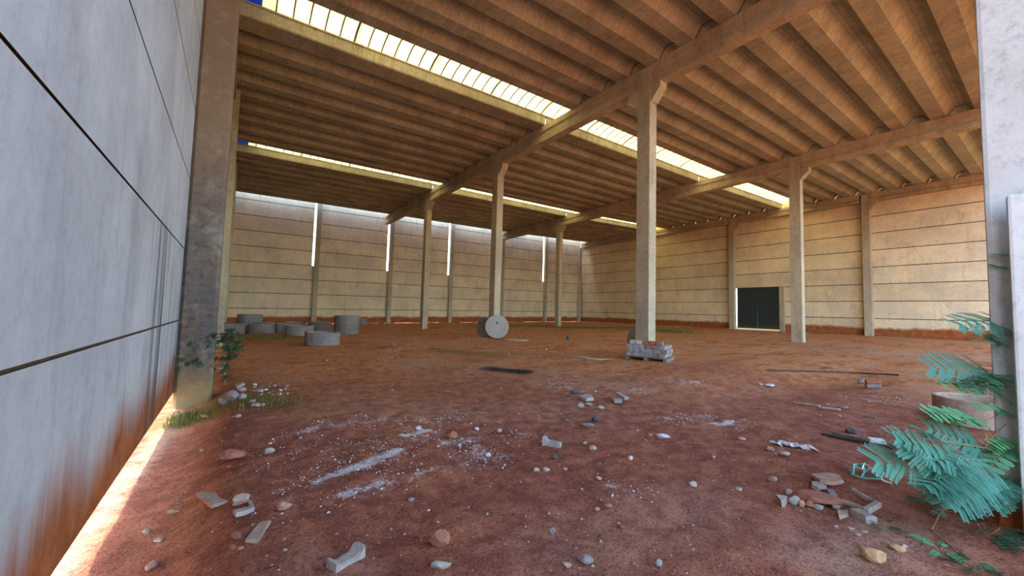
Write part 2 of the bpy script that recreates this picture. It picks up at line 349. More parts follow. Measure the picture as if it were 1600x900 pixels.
floor = link_mesh('floor', fm); tag(floor, 'uneven red earth floor with white powder streaks and rubble', kind='structure')

# ------------------------------------------------------------------ walls of precast panels
XL, X1, X2, XR, YB = -0.74, 11.41, 24.68, 38.06, 37.81
PH = 1.25; PT = 0.13; NLEV = 10
def panel_profile(r=0.024, d=0.035):
    """(depth, height): depth 0 is the inner face; rebated top and bottom edges leave a dark joint"""
    return [(0, r), (0, PH-r), (d, PH-r), (d, PH), (PT, PH), (PT, 0), (d, 0), (d, r)]
def wall_panel(parent, side, lev, a, b, mat):
    pr = panel_profile(0.011, 0.02) if side == 'left' else panel_profile(); z0 = 0.01+PH*lev; n = len(pr)
    V = []
    for t in (a, b):
        for d, h in pr:
            if side == 'left': V.append((XL-d, t, z0+h+T*XL))
            elif side == 'right': V.append((XR+d, t, z0+h+T*XR))
            else: V.append((t, YB+d, z0+h+T*t))
    F = [(i, (i+1) % n, n+(i+1) % n, n+i) for i in range(n)]+[tuple(range(n-1, -1, -1)), tuple(range(n, 2*n))]
    fmat = [0, 1, 1, 0, 0, 0, 1, 1, 0, 0]
    o = obj('wall_panel', V, F, [mat, M_SEAL_L if side == 'left' else M_SEAL], parent, fmat=fmat); fix_normals(o.data)
    return o
YLC = [8.88, 18.47, 28.06]                      # front faces of the left wall columns
wall_l = tag(empty('wall_left', (XL, 18, 0)), 'pale precast panel wall stained red along its foot', kind='structure')
wall_r = tag(empty('wall_right', (XR, 18, 0)), 'beige precast panel wall with dark gate', kind='structure')
wall_b = tag(empty('wall_back', (18, YB, 0)), 'beige precast panel wall with bright slits', kind='structure')
for w in (wall_l, wall_r, wall_b):
    pass
def parent_keep(o, w): o.parent = w; o.matrix_parent_inverse = Matrix.Translation(w.location).inverted()
edges = [-1.0, 9.13, 18.72, 28.31, YB+PT]
for b in range(4):
    for k in range(NLEV):
        parent_keep(wall_panel(None, 'left', k, edges[b], edges[b+1], M_WALL_L), wall_l)
YC = [8.14+9.59*i for i in range(3)]            # front faces of the free-standing columns
GATE0, GATE1, JAMB = 14.18, 17.66, 13.77        # the gate opening in the right wall
edges = [-1.45, 8.37, 17.96, 27.55, YB+PT]
for b in range(4):
    for k in range(NLEV):
        a, e = edges[b], edges[b+1]
        if b == 1 and k < 3: e = JAMB
        parent_keep(wall_panel(None, 'right', k, a, e, M_WALL), wall_r)
XBC = [5.58, 12.04, 18.50, 25.02, 31.56]        # left faces of the back wall columns
SLIT = 0.15
be = [XL]+[x+0.0 for x in XBC]+[XR-0.1]
for b in range(6):
    for k in range(NLEV+1):  # uppermost courses are unseen, added to keep sun out of the rear roof gap
        a = be[b]+(0.30 if b else 0.0); e = be[b+1]+(0.1 if k < 4 else -SLIT)
        if b == 5: e = XR-(0.10 if k >= 4 else 0.0)
        parent_keep(wall_panel(None, 'back', k, a, e, M_WALL), wall_b)

# ------------------------------------------------------------------ columns
ZB, ZT = EYE+7.857, EYE+8.60                    # underside and top of the main beams
def column(x0, x1, y0, y1, top, label, mat=M_COL, corbels=(), ctop=None, chamfer=0.015):
    """shaft on the floor; a corbel on each listed side carries a beam"""
    cx, cy = (x0+x1)/2, (y0+y1)/2; base = gz(cx, cy)-0.25; zz = T*cx
    c = tag(empty('concrete_column', (cx, cy, base)), label, 'column', 'concrete columns')
    v, f = box_vf(x0-cx, x1-cx, y0-cy, y1-cy, 0, top+zz-base); s = obj('shaft', v, f, mat, c); bevel(s.data, chamfer, 1)
    ct = (ZB if ctop is None else ctop)+zz-base
    for sx, sy in corbels:
        out, hh = 0.40, 0.62; hw = ((x1-x0)/2 if sy else (y1-y0)/2)-0.015; off = (y1-y0)/2 if sy else (x1-x0)/2
        sgn = sy or sx
        prof = [(off*sgn-0.02*sgn, ct-hh), ((off+0.06)*sgn, ct-hh+0.05), ((off+0.30)*sgn, ct-0.30), ((off+out)*sgn, ct-0.20), ((off+out)*sgn, ct), (off*sgn-0.02*sgn, ct)]
        v, f = extrude_vf(prof, 'x' if sy else 'y', -hw, hw)
        o = obj('corbel', v, f, mat, c); fix_normals(o.data)
    return c
CW, CD = 0.40, 0.53
lab1 = ['tallest looking concrete column, rising behind the pallet of grey blocks', 'concrete column with a round concrete disc leaning at its foot', 'free-standing concrete column farthest left, out on the floor beyond the concrete rings']
lab2 = ['free-standing concrete column just right of the dark gate', 'concrete column hidden straight behind the column with the block pallet', 'distant free-standing concrete column just right of the one with the leaning disc']
for i in range(3):
    column(X1, X1+CW, YC[i], YC[i]+CD, ZT-0.02, lab1[i], corbels=((0, -1), (0, 1)))
    column(X2, X2+CW, YC[i], YC[i]+CD, ZT-0.02, lab2[i], corbels=((0, -1), (0, 1)))
ZRB = EYE+8.26; ZRT = EYE+8.88                  # beam along the right wall
labr = ['wall column at the right wall, between the gate and the bushy plant', 'wall column standing directly left of the dark gate', 'far wall column of the right wall, near the back corner']
for i in range(3):
    column(XR-0.45, XR, YC[i], YC[i]+0.46, ZRT-0.02, labr[i], corbels=((0, -1),), ctop=ZRB)
labb = ['first back wall column from the left, bright slit on its left edge', 'second back wall column from the left, under the end of the near beam', 'third back wall column from the left, left of the disc column', 'fourth back wall column from the left, right behind the disc column', 'fifth back wall column from the left, nearest the back right corner']
for i, x in enumerate(XBC):
    column(x, x+0.38, YB-0.36, YB, EYE+10.9, labb[i], ctop=ZB)
column(XR-0.62, XR-0.18, YB-0.36, YB-0.01, ZRB, 'corner column where the back wall meets the right wall')
labl = ['large dark weathered column against the pale left wall, plant at its foot', 'second column along the left wall, a pale strip behind the dark one', 'farthest column along the left wall, mostly hidden by nearer ones']
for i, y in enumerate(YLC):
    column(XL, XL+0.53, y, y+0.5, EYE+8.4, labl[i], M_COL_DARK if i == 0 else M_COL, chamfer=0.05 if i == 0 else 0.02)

# ------------------------------------------------------------------ beams
def beam(x0, x1, y0, y1, zb, zt, label, ledge=True):
    cx = (x0+x1)/2; w = (x1-x0)/2; h = zt-zb; r = 0.075
    prof = [(-w, 0), (w, 0), (w, 0.30*h), (w-r, 0.36*h), (w-r, 0.60*h), (w, 0.66*h), (w, h), (-w, h), (-w, 0.66*h), (-w+r, 0.60*h), (-w+r, 0.36*h), (-w, 0.30*h)]
    v, f = extrude_vf(prof, 'y', 0, y1-y0)
    o = obj('roof_beam', v, f, M_BEAM, loc=(cx, y0, zb+T*cx)); fix_normals(o.data)
    return tag(o, label, 'beam', 'concrete roof beams')
spans = [(-1.45, YC[0]-0.012), (YC[0]+CD+0.012, YC[1]-0.012), (YC[1]+CD+0.012, YC[2]-0.012), (YC[2]+CD+0.012, YB-0.38)]
ordn = ['front', 'second', 'third', 'rearmost']
wher = ['from the pallet column towards the viewer', 'between the pallet column and the disc column', 'between the disc column and the farthest left column', 'from the farthest left column to the back wall']
for i, (a, b) in enumerate(spans):
    beam(X1, X1+CW, a, b, ZB, ZT, 'concrete beam of the near column row, '+wher[i])
    beam(X2, X2+CW, a, b, ZB, ZT, 'concrete beam of the far column row, %s span of four' % ordn[i])
    beam(XR-0.45, XR, a, b, ZRB, ZRT, 'concrete beam along the right wall top, %s span of four' % ordn[i])
YW = [-1.0]+YLC+[YB-0.38]
for i in range(4):
    beam(XL+0.02, XL+0.40, YW[i]+(0.52 if i else 0), YW[i+1]-0.02, ZT-0.62, ZT-0.02, 'concrete beam along the left wall top, %s span of four' % ordn[i])

# ------------------------------------------------------------------ ceiling: folded concrete roof units, crest to crest, and two skylight strips
PITCH_W = 1.27; Y0W = 12.5; HW = 0.33; TH = 0.055
def bearing(x):                                   # height on which the roof units rest
    return float(np.interp(x, [XL, X1+0.2, X2+0.2, XR-0.2], [ZT-0.02, ZT+0.012, ZT+0.02, ZRT+0.02]))+T*x
def unit_profile(lip_left=False, lip_right=False):
    g = 0.012
    low = [(g, HW), (0.15, HW), (0.37, 0.035), (0.40, 0.0), (0.87, 0.0), (0.90, 0.035), (1.12, HW), (PITCH_W-g, HW)]
    if lip_left: low = [(g, 0.38), (0.05, 0.38), (0.08, 0.04), (0.11, 0.0)]+low[4:]
    if lip_right: low = low[:6]+[(1.08, HW+0.02), (PITCH_W-g, HW+0.10)]
    up = [(y, z+TH) for y, z in low[::-1]]
    if not lip_right: up = [(PITCH_W+0.10, HW+TH+0.004), (PITCH_W+0.10, HW+TH+0.03), (1.14, HW+TH+0.03)]+up[1:]
    return low+up
ceiling = tag(empty('ceiling', (18, 18, 10.2)), 'roof of folded concrete units with brown undersides', kind='structure')
JO = 0.05
XS = [(XL-0.1, X1+JO-0.012), (X1+JO+0.012, X2+JO-0.012), (X2+JO+0.012, XR-0.02)]
SKY_N = (0, 10)
proto = {}
for n in range(-11, 19):
    if n in SKY_N: continue
    ll, lr = (n-1) in SKY_N, (n+1) in SKY_N
    for s, (xa, xb) in enumerate(XS):
        key = (s, ll, lr)
        if key not in proto:
            pr = unit_profile(ll, lr); k = len(pr); V = []
            for x in (xa, xb): V += [(x, p[0], p[1]+bearing(x)) for p in pr]
            F = [(i, (i+1) % k, k+(i+1) % k, k+i) for i in range(k)]+[tuple(range(k-1, -1, -1)), tuple(range(k, 2*k))]
            me = mesh('roof_unit', V, F, M_ROOF); fix_normals(me); proto[key] = me
        o = link_mesh('roof_unit', proto[key]); o.location = (0, Y0W+PITCH_W*n, 0); 
        o.parent = ceiling; o.matrix_parent_inverse = Matrix.Translation(ceiling.location).inverted()
for xj in (X1+JO, X2+JO):                         # dark filler in the gap between two spans, one piece per unit
    low = unit_profile()[:8]; prof = [(y, max(z-0.016, 0.002)) for y, z in low]+[(y, z+TH+0.012) for y, z in low[::-1]]; k = len(prof); V = []
    for x in (xj-0.0125, xj+0.0125): V += [(x, p[0], p[1]+bearing(x)) for p in prof]
    F = [(i, (i+1) % k, k+(i+1) % k, k+i) for i in range(k)]+[tuple(range(k-1, -1, -1)), tuple(range(k, 2*k))]
    fme = mesh('joint_filler', V, F, M_SEAL); fix_normals(fme)
    for n in range(-11, 19):
        if n in SKY_N: continue
        o = link_mesh('joint_filler', fme); o.location = (0, Y0W+PITCH_W*n, 0); o.parent = ceiling; o.matrix_parent_inverse = Matrix.Translation(ceiling.location).inverted()
RIB = 0.46
def sheet_vf(xa, xb, y0, y1, zoff):
    xs = []; x = xa
    prof = [(0.0, 0.0), (RIB-0.12, 0.0), (RIB-0.095, 0.05), (RIB-0.055, 0.05), (RIB-0.03, 0.0)]
    pts = []
    while x < xb-0.01:
        for dx, h in prof:
            if x+dx <= xb+1e-6: pts.append((x+dx, h))
        x += RIB
    pts.append((xb, 0.0))
    ys = np.linspace(0, 1, 9); V = []; n = len(ys)
    for px_, h in pts:
        for t in ys: V.append((px_, y0+(y1-y0)*t, bearing(px_)+0.55-0.15*t+zoff+h+0.20*(1-(2*t-1)**2)))
    F = [(i*n+j, (i+1)*n+j, (i+1)*n+j+1, i*n+j+1) for i in range(len(pts)-1) for j in range(n-1)]
    return V, F
def rib_mesh(w):
    V = []; F = []; W_ = PITCH_W+0.24
    for t in np.linspace(0.03, 0.97, 13):
        z = 0.20*(1-(2*t-1)**2)-0.15*t-0.004; V += [(-w, W_*t, z), (w, W_*t, z), (w, W_*t, z-0.02), (-w, W_*t, z-0.02)]
    for i in range(12):
        for q in range(4): F.append((i*4+q, i*4+(q+1) % 4, (i+1)*4+(q+1) % 4, (i+1)*4+q))
    return mesh('rib', V, F, M_RIB)
RIB_ME = {False: rib_mesh(0.022), True: rib_mesh(0.036)}
names_s = ['between the left wall and the near beam', 'between the near and the far beam', 'between the far beam and the right wall']
for q, n in enumerate(SKY_N):
    y0 = Y0W+PITCH_W*n-0.12; y1 = y0+PITCH_W+0.24
    for s, (xa, xb) in enumerate(XS):
        r = empty('skylight', ((xa+xb)/2, (y0+y1)/2, bearing((xa+xb)/2)+0.45))
        tag(r, 'bright ribbed %s skylight strip, %s' % ('nearer' if q == 0 else 'farther', names_s[s]), 'skylight', 'skylight strips')
        inv = Matrix.Translation(r.location).inverted(); x = xa; k = 0; k2 = 1
        if s == 0:
            V, F = sheet_vf(xa, 0.22, y0, y1, 0.0); o = obj('end_sheet', V, F, M_BLUE, r); o.matrix_parent_inverse = inv; o['label'] = 'dark blue end sheet of the skylight'; x = 0.20
        while x < xb-0.05:
            e = min(x+6*RIB+0.04, xb); V, F = sheet_vf(x, e, y0, y1, 0.006*(k % 2)+0.006)
            o = obj('translucent_sheet', V, F, M_SKYL, r); o.matrix_parent_inverse = inv
            xr = x+RIB-0.075
            while xr < e-0.1:
                rb = link_mesh('rib', RIB_ME[k2 % 6 == 0], o, (xr, y0, bearing(xr)+0.55)); xr += RIB; k2 += 1
            x += 6*RIB; k += 1

# ------------------------------------------------------------------ gate, jamb and the concrete at the right edge
g = tag(empty('metal_gate', (XR-0.035, (GATE0+GATE1)/2, T*XR)), 'dark green corrugated double gate in the right wall', 'gate')
for k, (a, b) in enumerate(((GATE0+0.02, (GATE0+GATE1)/2+0.004), ((GATE0+GATE1)/2+0.004, GATE1-0.05))):
    cy = (GATE0+GATE1)/2; n = int((b-a)/0.085); prof = []
    for i in range(n+1):
        y = a+(b-a)*i/n-cy
        w = (b-a)/n
        prof += [(0.0, y), (0.0, y+w*0.45), (0.028, y+w*0.55), (0.028, y+w*0.9)] if i < n else [(0.0, y)]
    V = [(p[0], p[1], 0.13) for p in prof]+[(p[0], p[1], 3.80) for p in prof]; m_ = len(prof)
    lf = obj('gate_leaf', V, [(i, i+1, m_+i+1, m_+i) for i in range(m_-1)], M_GATE, g)
    parts = [box_vf(-0.03, 0.0, a-cy, b-cy, z, z+0.07) for z in (0.13, 3.25, 3.74)]+[box_vf(-0.03, 0.0, yy, yy+0.06, 0.13, 3.8) for yy in (a-cy, b-cy-0.06)]
    v, f = join_vf(parts); obj('leaf_frame', v, f, M_GATE, lf)
    if k == 0:
        v, f = tube_vf([(-0.045, b-cy-0.02, 0.16), (-0.045, b-cy-0.02, 1.5)], 0.018); obj('drop_bolt', v, f, M_STONE_G, lf)
v, f = box_vf(-0.2, 0.0, -0.2, 0.2, -0.3, 3.75)
j = obj('gate_post', v, f, M_COL, loc=(XR+0.06, (JAMB+GATE0)/2, T*XR)); bevel(j.data, 0.015, 1); tag(j, 'concrete gate post on the right side of the dark gate', 'post')

sb = Vector((4.62, 0.28, 0)); sb.z = gz(sb.x, sb.y)
v, f = box_vf(4.77-5.02, 0.25, -0.33, 0.33, 0, 9.9)
pl = tag(obj('front_pillar', v, f, M_PILLAR, loc=(5.02, 0.02, sb.z-0.2)), 'tall pale concrete pillar at the right edge, behind the standing slab', 'pillar')
bevel(pl.data, 0.03, 2)
v, f = box_vf(0.0, 0.6, -0.062, 0.0, -0.2, 2.45)
ss = obj('standing_slab', v, f, M_PILLAR, loc=(4.62, 0.235, sb.z), rot=(0, 0, math.radians(-83))); bevel(ss.data, 0.018, 2)
tag(ss, 'pale concrete slab standing upright beside the bushy plant, red at its foot', 'slab')

# ------------------------------------------------------------------ concrete rings, discs
def ring_vf(ro, ri, h, n=40):
    V = []; F = []; b = 0.015
    prof = [(ro, b), (ro, h-b), (ro-b, h), (ri+b, h), (ri, h-b), (ri, 0), (ro-b, 0)]; k = len(prof)
    for i in range(n):
        a = 2*math.pi*i/n
        for r, z in prof: V.append((r*math.cos(a), r*math.sin(a), z))
    for i in range(n):
        for q in range(k): F.append((i*k+q, ((i+1) % n)*k+q, ((i+1) % n)*k+(q+1) % k, i*k+(q+1) % k))
    return V, F
ring_me = mesh('concrete_ring', *ring_vf(0.64, 0.56, 0.50), M_RING); fix_normals(ring_me)
def lug_me():
    n = 14; V = []; F = []
    for i in range(n):
        a = 2*math.pi*i/n; V += [(0.05*math.cos(a), 0, 0.05*math.sin(a)), (0.05*math.cos(a), -0.012, 0.05*math.sin(a)), (0.03*math.cos(a), -0.012, 0.03*math.sin(a)), (0.03*math.cos(a), 0.004, 0.03*math.sin(a))]
    for i in range(n):
        for q in range(3): F.append((i*4+q, i*4+q+1, ((i+1) % n)*4+q+1, ((i+1) % n)*4+q))
    F.append(tuple(i*4+3 for i in range(n)))
    return mesh('lug', V, F, M_STONE_D)
LUG = lug_me()
def ring(px, py, label, lug=None, dz=0.0, back=0.64, tilt=(0, 0), sc=1.0, wh=None):
    """px, py: foot of the side that faces the camera"""
    p = spot(px, py) if wh is None else Vector(wh); d = Vector((p.x, p.y, 0)).normalized()
    c = p+d*back*sc if wh is None else p; c.z = gz(c.x, c.y)-0.015+dz
    r = tag(empty('concrete_ring', c, (math.radians(tilt[0]), math.radians(tilt[1]), 0)), label, 'concrete ring', 'concrete well rings'); r.scale = (sc, sc, sc)
    link_mesh('ring_wall', ring_me, r)
    if lug is not None:
        a = math.atan2(-c.y, -c.x)+math.radians(lug)
        link_mesh('lifting_hole', LUG, r, (0.638*math.cos(a), 0.638*math.sin(a), 0.22), (0, 0, a+math.pi/2))
    return c
cA = ring(503, 541, 'concrete ring lying nearest the camera, with a round lifting hole', lug=-34)
cB = ring(467, 526, 'concrete ring just left of and behind the nearest ring, hole in its side', lug=28)
cC = ring(541, 522, 'lower ring of the two-ring stack at the right end of the rings')
ring(0, 0, 'upper ring of the two-ring stack at the right end of the rings', dz=0.50, wh=(cC.x, cC.y, 0))
cD = ring(408, 521, 'second concrete ring from the left in the front row, beside the dark bush')
cE = ring(361, 523, 'leftmost concrete ring, half hidden by the dark bush')
cF = ring(449, 520, 'concrete ring in the front row, half hidden by the ring with a hole')
cG = ring(499, 517, 'concrete ring between the holed ring and the two-ring stack')
rows = [(0.3, 1.35), (1.7, 1.45), (3.05, 1.5), (4.4, 1.3)]
k = 0
for (ox, oy) in rows:
    for j in range(2):
        if j == 0 and ox > 4: continue
        x = cE.x+ox*1.02+0.2*j; y = cE.y+oy*(j+1)+0.05*ox+0.1
        c = ring(0, 0, 'concrete ring packed in the rear rows behind the front rings', wh=(x, y, 0)); k += 1
        if j == 0 and ox == 0.3: cTop = Vector((x, y, 0))
ring(0, 0, 'single concrete ring set on top of the rear rings, towards the left', wh=(cTop.x+0.55, cTop.y+0.5, 0), dz=0.51, sc=0.98)
ring(561, 507, 'concrete ring half hidden behind the right side of the two-ring stack')
cL = ring(1532, 672, 'brown concrete ring lying low behind the bushy plant', sc=0.75)
low_me = ring_me.copy(); low_me.materials[0] = M_TILE
COL.objects[-1].data = low_me

def disc_vf(r, h, hole, n=44):
    V = []; F = []; b = 0.012
    prof = [(hole, h), (r-b, h), (r, h-b), (r, b), (r-b, 0), (hole, 0)]; k = len(prof)
    for i in range(n):
        a = 2*math.pi*i/n; V += [(q*math.cos(a), q*math.sin(a), z) for q, z in prof]
    for i in range(n):
        for q in range(k): F.append((i*k+q, ((i+1) % n)*k+q, ((i+1) % n)*k+(q+1) % k, i*k+(q+1) % k))
    return V, F
def disc(center, r, nrm, label, hole=0.06, th=0.09, eccentric=0.0, mat=M_DISC):
    v, f = disc_vf(r, th, 0.002, 48) if eccentric else disc_vf(r, th, hole)
    o = obj('concrete_disc', v, f, mat, loc=center); fix_normals(o.data)
    o.rotation_euler = Vector(nrm).to_track_quat('Z', 'Y').to_euler()
    tag(o, label, 'concrete disc', 'concrete discs')
    if eccentric:
        n = 16; V = []; F = []
        for i in range(n):
            a = 2*math.pi*i/n; V += [(0.085*math.cos(a), 0.085*math.sin(a), 0.001), (0.085*math.cos(a), 0.085*math.sin(a), 0.006), (0.06*math.cos(a), 0.06*math.sin(a), 0.006), (0.062*math.cos(a), 0.062*math.sin(a), 0.002)]
        F = [(i*4+q, i*4+q+1, ((i+1) % n)*4+q+1, ((i+1) % n)*4+q) for i in range(n) for q in range(3)]+[tuple(i*4+3 for i in range(n))]
        fmt = [0]*(3*n)+[1]
        obj('hole', V, F, [mat, M_STONE_D], o, loc=(0.0, eccentric, th), fmat=fmt)
    return o
p = spot(776, 529); dd = Vector((-p.x, -p.y, 0)).normalized(); side = Vector((-dd.y, dd.x, 0))
R1 = 0.62
nrm = (dd+Vector((0, 0, 0.16))).normalized()
disc(Vector((p.x, p.y, p.z+R1*0.985))-dd*0.10, R1, nrm, 'round pale concrete disc with a small hole, leaning at the column foot', eccentric=0.20)
nrm2 = (dd*0.45+side*0.0+Vector((-0.9, 0.15, 0.12))).normalized()
q = p-dd*0.66+Vector((-0.50, 0.48, 0)); disc(Vector((q.x, q.y, gz(q.x, q.y)+0.53)), 0.55, nrm2, 'dark concrete disc standing behind the pale holed disc', mat=M_RING)
q = spot(806, 532); sl = disc(Vector((q.x, q.y, q.z+0.03)), 0.01, (0, 0, 1), 'x'); bpy.data.objects.remove(sl)
pm = [(0.62*math.cos(a)*(1.0), 0.34*math.sin(a)) for a in np.linspace(0, 2*math.pi, 13)[:-1]]
v, f = extrude_vf(pm, 'z', 0, 0.05)
o = obj('thin_slab', v, f, M_SLAB, loc=(q.x, q.y, q.z+0.005), rot=(0, 0, -YAW)); fix_normals(o.data); tag(o, 'thin pale slab lying flat in front of the holed disc', 'slab')

# ------------------------------------------------------------------ pallet with stacked blocks
PA = math.radians(-70); pp = spot(1011, 562); pc = Vector((pp.x-0.49*math.sin(PA), pp.y+0.49*math.cos(PA), 0)); pc.x -= 0.33; pc.y -= 0.17; pc.z = gz(pc.x, pc.y)
pal = tag(empty('wooden_pallet', pc, (0, 0, PA)), 'weathered wooden pallet carrying grey blocks before the tall column', 'pallet')
PWX, PWY = 1.28, 0.98
bm_ = mesh('deck_board', *box_vf(-PWX/2, PWX/2, -0.05, 0.05, 0.105, 0.125), M_WOOD_D); sk = mesh('skid', *box_vf(-0.05, 0.05, -PWY/2, PWY/2, 0.0, 0.10), M_WOOD_D)
for i in range(7): link_mesh('deck_board', bm_, pal, (0, -PWY/2+0.05+i*(PWY-0.1)/6, 0))
for x in (-PWX/2+0.06, 0, PWX/2-0.06): link_mesh('skid', sk, pal, (x, 0, 0))
blk = {}
for nm, mt in (('a', M_BLOCK), ('b', M_BLOCK2), ('c', M_BLOCK3), ('d', M_BRICK)):
    me = mesh('paver_block', *box_vf(-0.095, 0.095, -0.047, 0.047, 0, 0.118), mt); bevel(me, 0.008, 1); blk[nm] = me
Rm = Matrix.Rotation(PA, 3, 'Z')
def place_block(lx, ly, lz, rz, kind, label, group):
    w = Rm @ Vector((lx, ly, 0)); o = link_mesh('paver_block', blk[kind], None, (pc.x+w.x, pc.y+w.y, pc.z+lz), (0, 0, PA+rz)); return tag(o, label, 'block', group)
for c in range(3):
    z = 0.125+c*0.121; nxb, nyb = 6, 9; sh = 0.045*(c % 2)
    for i in range(nxb):
        for j_ in range(nyb):
            if 0 < i < nxb-1 and 0 < j_ < nyb-1 and c < 2: continue
            if c == 2 and 1 < i < nxb-2 and 2 < j_ < nyb-3: continue
            x = -0.50+i*0.2+sh-0.02; y = -0.40+j_*0.1
            kd = 'a' if RNG.random() < 0.72 else 'b'
            wr = 'along the front face' if j_ == 0 else 'along the rear face' if j_ == nyb-1 else 'in the right end face' if i == nxb-1 else 'in the left end face' if i == 0 else 'inside the stack'
            place_block(x+RNG.uniform(-.006, .006), y+RNG.uniform(-.006, .006), z, RNG.uniform(-.03, .03), kd, '%s paver block %s, %s course on the pallet' % ('grey' if kd == 'a' else 'brown', wr, ('bottom', 'second', 'third')[c]), 'paver blocks on the pallet')
for i in range(5):
    for j_ in range(2):
        kd = 'c' if i < 2 else 'd' if i in (2, 3) and j_ == 0 else 'b'
        place_block(-0.42+i*0.2+RNG.uniform(-.01, .01), -0.33+j_*0.11, 0.125+3*0.121, RNG.uniform(-.1, .1), kd, {'c': 'pale paver block on the top course, left half of the pallet', 'd': 'red brick lying on the top course of the pallet', 'b': 'brown paver block on the top course of the pallet'}[kd], 'top course blocks on the pallet')
q = spot(983, 556); q2 = Vector((11.41-0.10, 8.30, 0))
q3 = at(999, 533, 14.6); disc(Vector((q3.x, q3.y, gz(q3.x, q3.y)+0.50)), 0.52, Vector((-0.90, 0.05, 0.16)).normalized(), 'dark grey concrete disc leaning behind the block pallet', mat=M_RING)

# ------------------------------------------------------------------ rubble
def rock_mesh(seed, sx, sy, sz, mat, rough=0.28):
    r = random.Random(seed); bm = bmesh.new(); bmesh.ops.create_icosphere(bm, subdivisions=2, radius=0.5)
    planes = [(Vector((r.gauss(0, 1), r.gauss(0, 1), r.gauss(0, 1))).normalized(), r.uniform(0.27, 0.45)) for _ in range(9)]
    for v in bm.verts:
        for n, d in planes:
            k = v.co.dot(n)
            if k > d: v.co -= n*(k-d)
        v.co += Vector((r.uniform(-1, 1), r.uniform(-1, 1), r.uniform(-1, 1)))*0.05*rough
    zmin = min(v.co.z for v in bm.verts); xs = [v.co.x for v in bm.verts]; ys = [v.co.y for v in bm.verts]; zs = [v.co.z for v in bm.verts]
    kx, ky, kz = sx/(max(xs)-min(xs)), sy/(max(ys)-min(ys)), sz/(max(zs)-min(zs))
    for v in bm.verts: v.co = Vector((v.co.x*kx, v.co.y*ky, (v.co.z-zmin)*kz))
    me = bpy.data.meshes.new('rock'); bm.to_mesh(me); bm.free(); me.materials.append(mat); return me
def shard_vf(pts, th, jit=0.0, seed=0):
    r = random.Random(seed); n = len(pts)
    V = [(x, y, 0) for x, y in pts]+[(x*0.97+r.uniform(-jit, jit), y*0.97+r.uniform(-jit, jit), th*r.uniform(0.8, 1.2)) for x, y in pts]
    F = [tuple(range(n-1, -1, -1)), tuple(range(n, 2*n))]+[(i, (i+1) % n, n+(i+1) % n, n+i) for i in range(n)]
    return V, F
MATS = dict(w=M_STONE_W, g=M_STONE_G, r=M_STONE_R, p=M_STONE_P, d=M_STONE_D, y=M_STONE_Y, t=M_TILE, s=M_SLAB, b=M_BRICK, o=M_WOOD, h=M_WHITE)
def stone(px, py, w, mat, label, flat=0.55, deep=0.8, rot=None, name='stone', cat='stone', group=None, seed=None):
    """a stone whose foot shows at px, py and whose width shows as w pixels"""
    p = spot(px, py); s = w*depth_of(p)/FPX; sd = seed if seed is not None else int(px*7+py*13)
    rr = random.Random(sd)
    o = link_mesh(name, rock_mesh(sd, s, s*deep, s*flat, MATS[mat]), None, (p.x, p.y, p.z-0.10*s*flat), (0, 0, -YAW+(rr.uniform(-.5, .5) if rot is None else math.radians(rot))))
    return tag(o, label, cat, group)
def slab_px(corners, th, mat, label, name='slab_fragment', cat='fragment', lift=0.004, tilt=0.0, seed=3, group=None):
    """flat piece lying on the floor, given by its outline on the floor"""
    P = [spot(*c) for c in corners]; c = sum(P, Vector())/len(P)
    v, f = shard_vf([(q.x-c.x, q.y-c.y) for q in P], th, 0.006, seed)
    zc = max(gz(q.x, q.y) for q in P)*0.6+c.z*0.4
    o = obj(name, v, f, MATS[mat] if isinstance(mat, str) else mat, loc=(c.x, c.y, zc+lift), rot=(tilt, 0, 0)); fix_normals(o.data)
    return tag(o, label, cat, group)
def bar_px(a, b, w, th, mat, label, name='stick', cat='stick', lift=0.0):
    A = spot(*a); B = spot(*b); L = (B-A).length; c = (A+B)/2
    v, f = box_vf(-L/2, L/2, -w/2, w/2, 0, th)
    o = obj(name, v, f, MATS[mat] if isinstance(mat, str) else mat, loc=(c.x, c.y, max((A.z+B.z)/2, gz(c.x, c.y))+lift), rot=(0, -math.atan2(B.z-A.z, math.hypot(B.x-A.x, B.y-A.y)), math.atan2(B.y-A.y, B.x-A.x)))
    bevel(o.data, min(w, th)*0.15, 1); return tag(o, label, cat)
# gutter piece in the foreground
A = spot(516, 893); B = spot(563, 868); L = (B-A).length*0.98; Wd = 0.095
n = 12; V = []; F = []
for i in range(n+1):
    t = i/n; x = -L/2+L*t; e = abs(2*t-1); zt = 0.032+0.036*min(1, max(0, (e-0.55)/0.3))
    for y in (-Wd/2, -Wd*0.28, Wd*0.28, Wd/2): V.append((x+0.004*math.sin(7*y*20+i), y, zt-(0.006 if abs(y) > Wd*0.4 else 0)))
    V += [(x, Wd/2, 0), (x, -Wd/2, 0)]
for i in range(n):
    for q in range(6): F.append((i*6+q, i*6+(q+1) % 6, (i+1)*6+(q+1) % 6, (i+1)*6+q))
F += [tuple(range(5, -1, -1)), tuple(range(n*6, n*6+6))]
c = (A+B)/2
o = obj('gutter_fragment', V, F, M_SLAB, loc=(c.x, c.y, c.z+0.002), rot=(0.06, 0, math.atan2(B.y-A.y, B.x-A.x))); fix_normals(o.data)
tag(o, 'pale concrete gutter piece with raised ends in the bottom foreground', 'fragment')
stone(686, 850, 34, 'r', 'reddish broken rock in the foreground right of the gutter piece', 0.75)
stone(688, 888, 32, 's', 'small crumpled grey flake below the reddish broken rock', 0.4, 0.5, 8, 'flake', 'fragment')
slab_px([(304,789),(337,777),(343,783),(357,784),(330,800),(322,798)], 0.022, 't', 'flat beige tile shard with a notched corner in the left foreground', 'tile_shard')
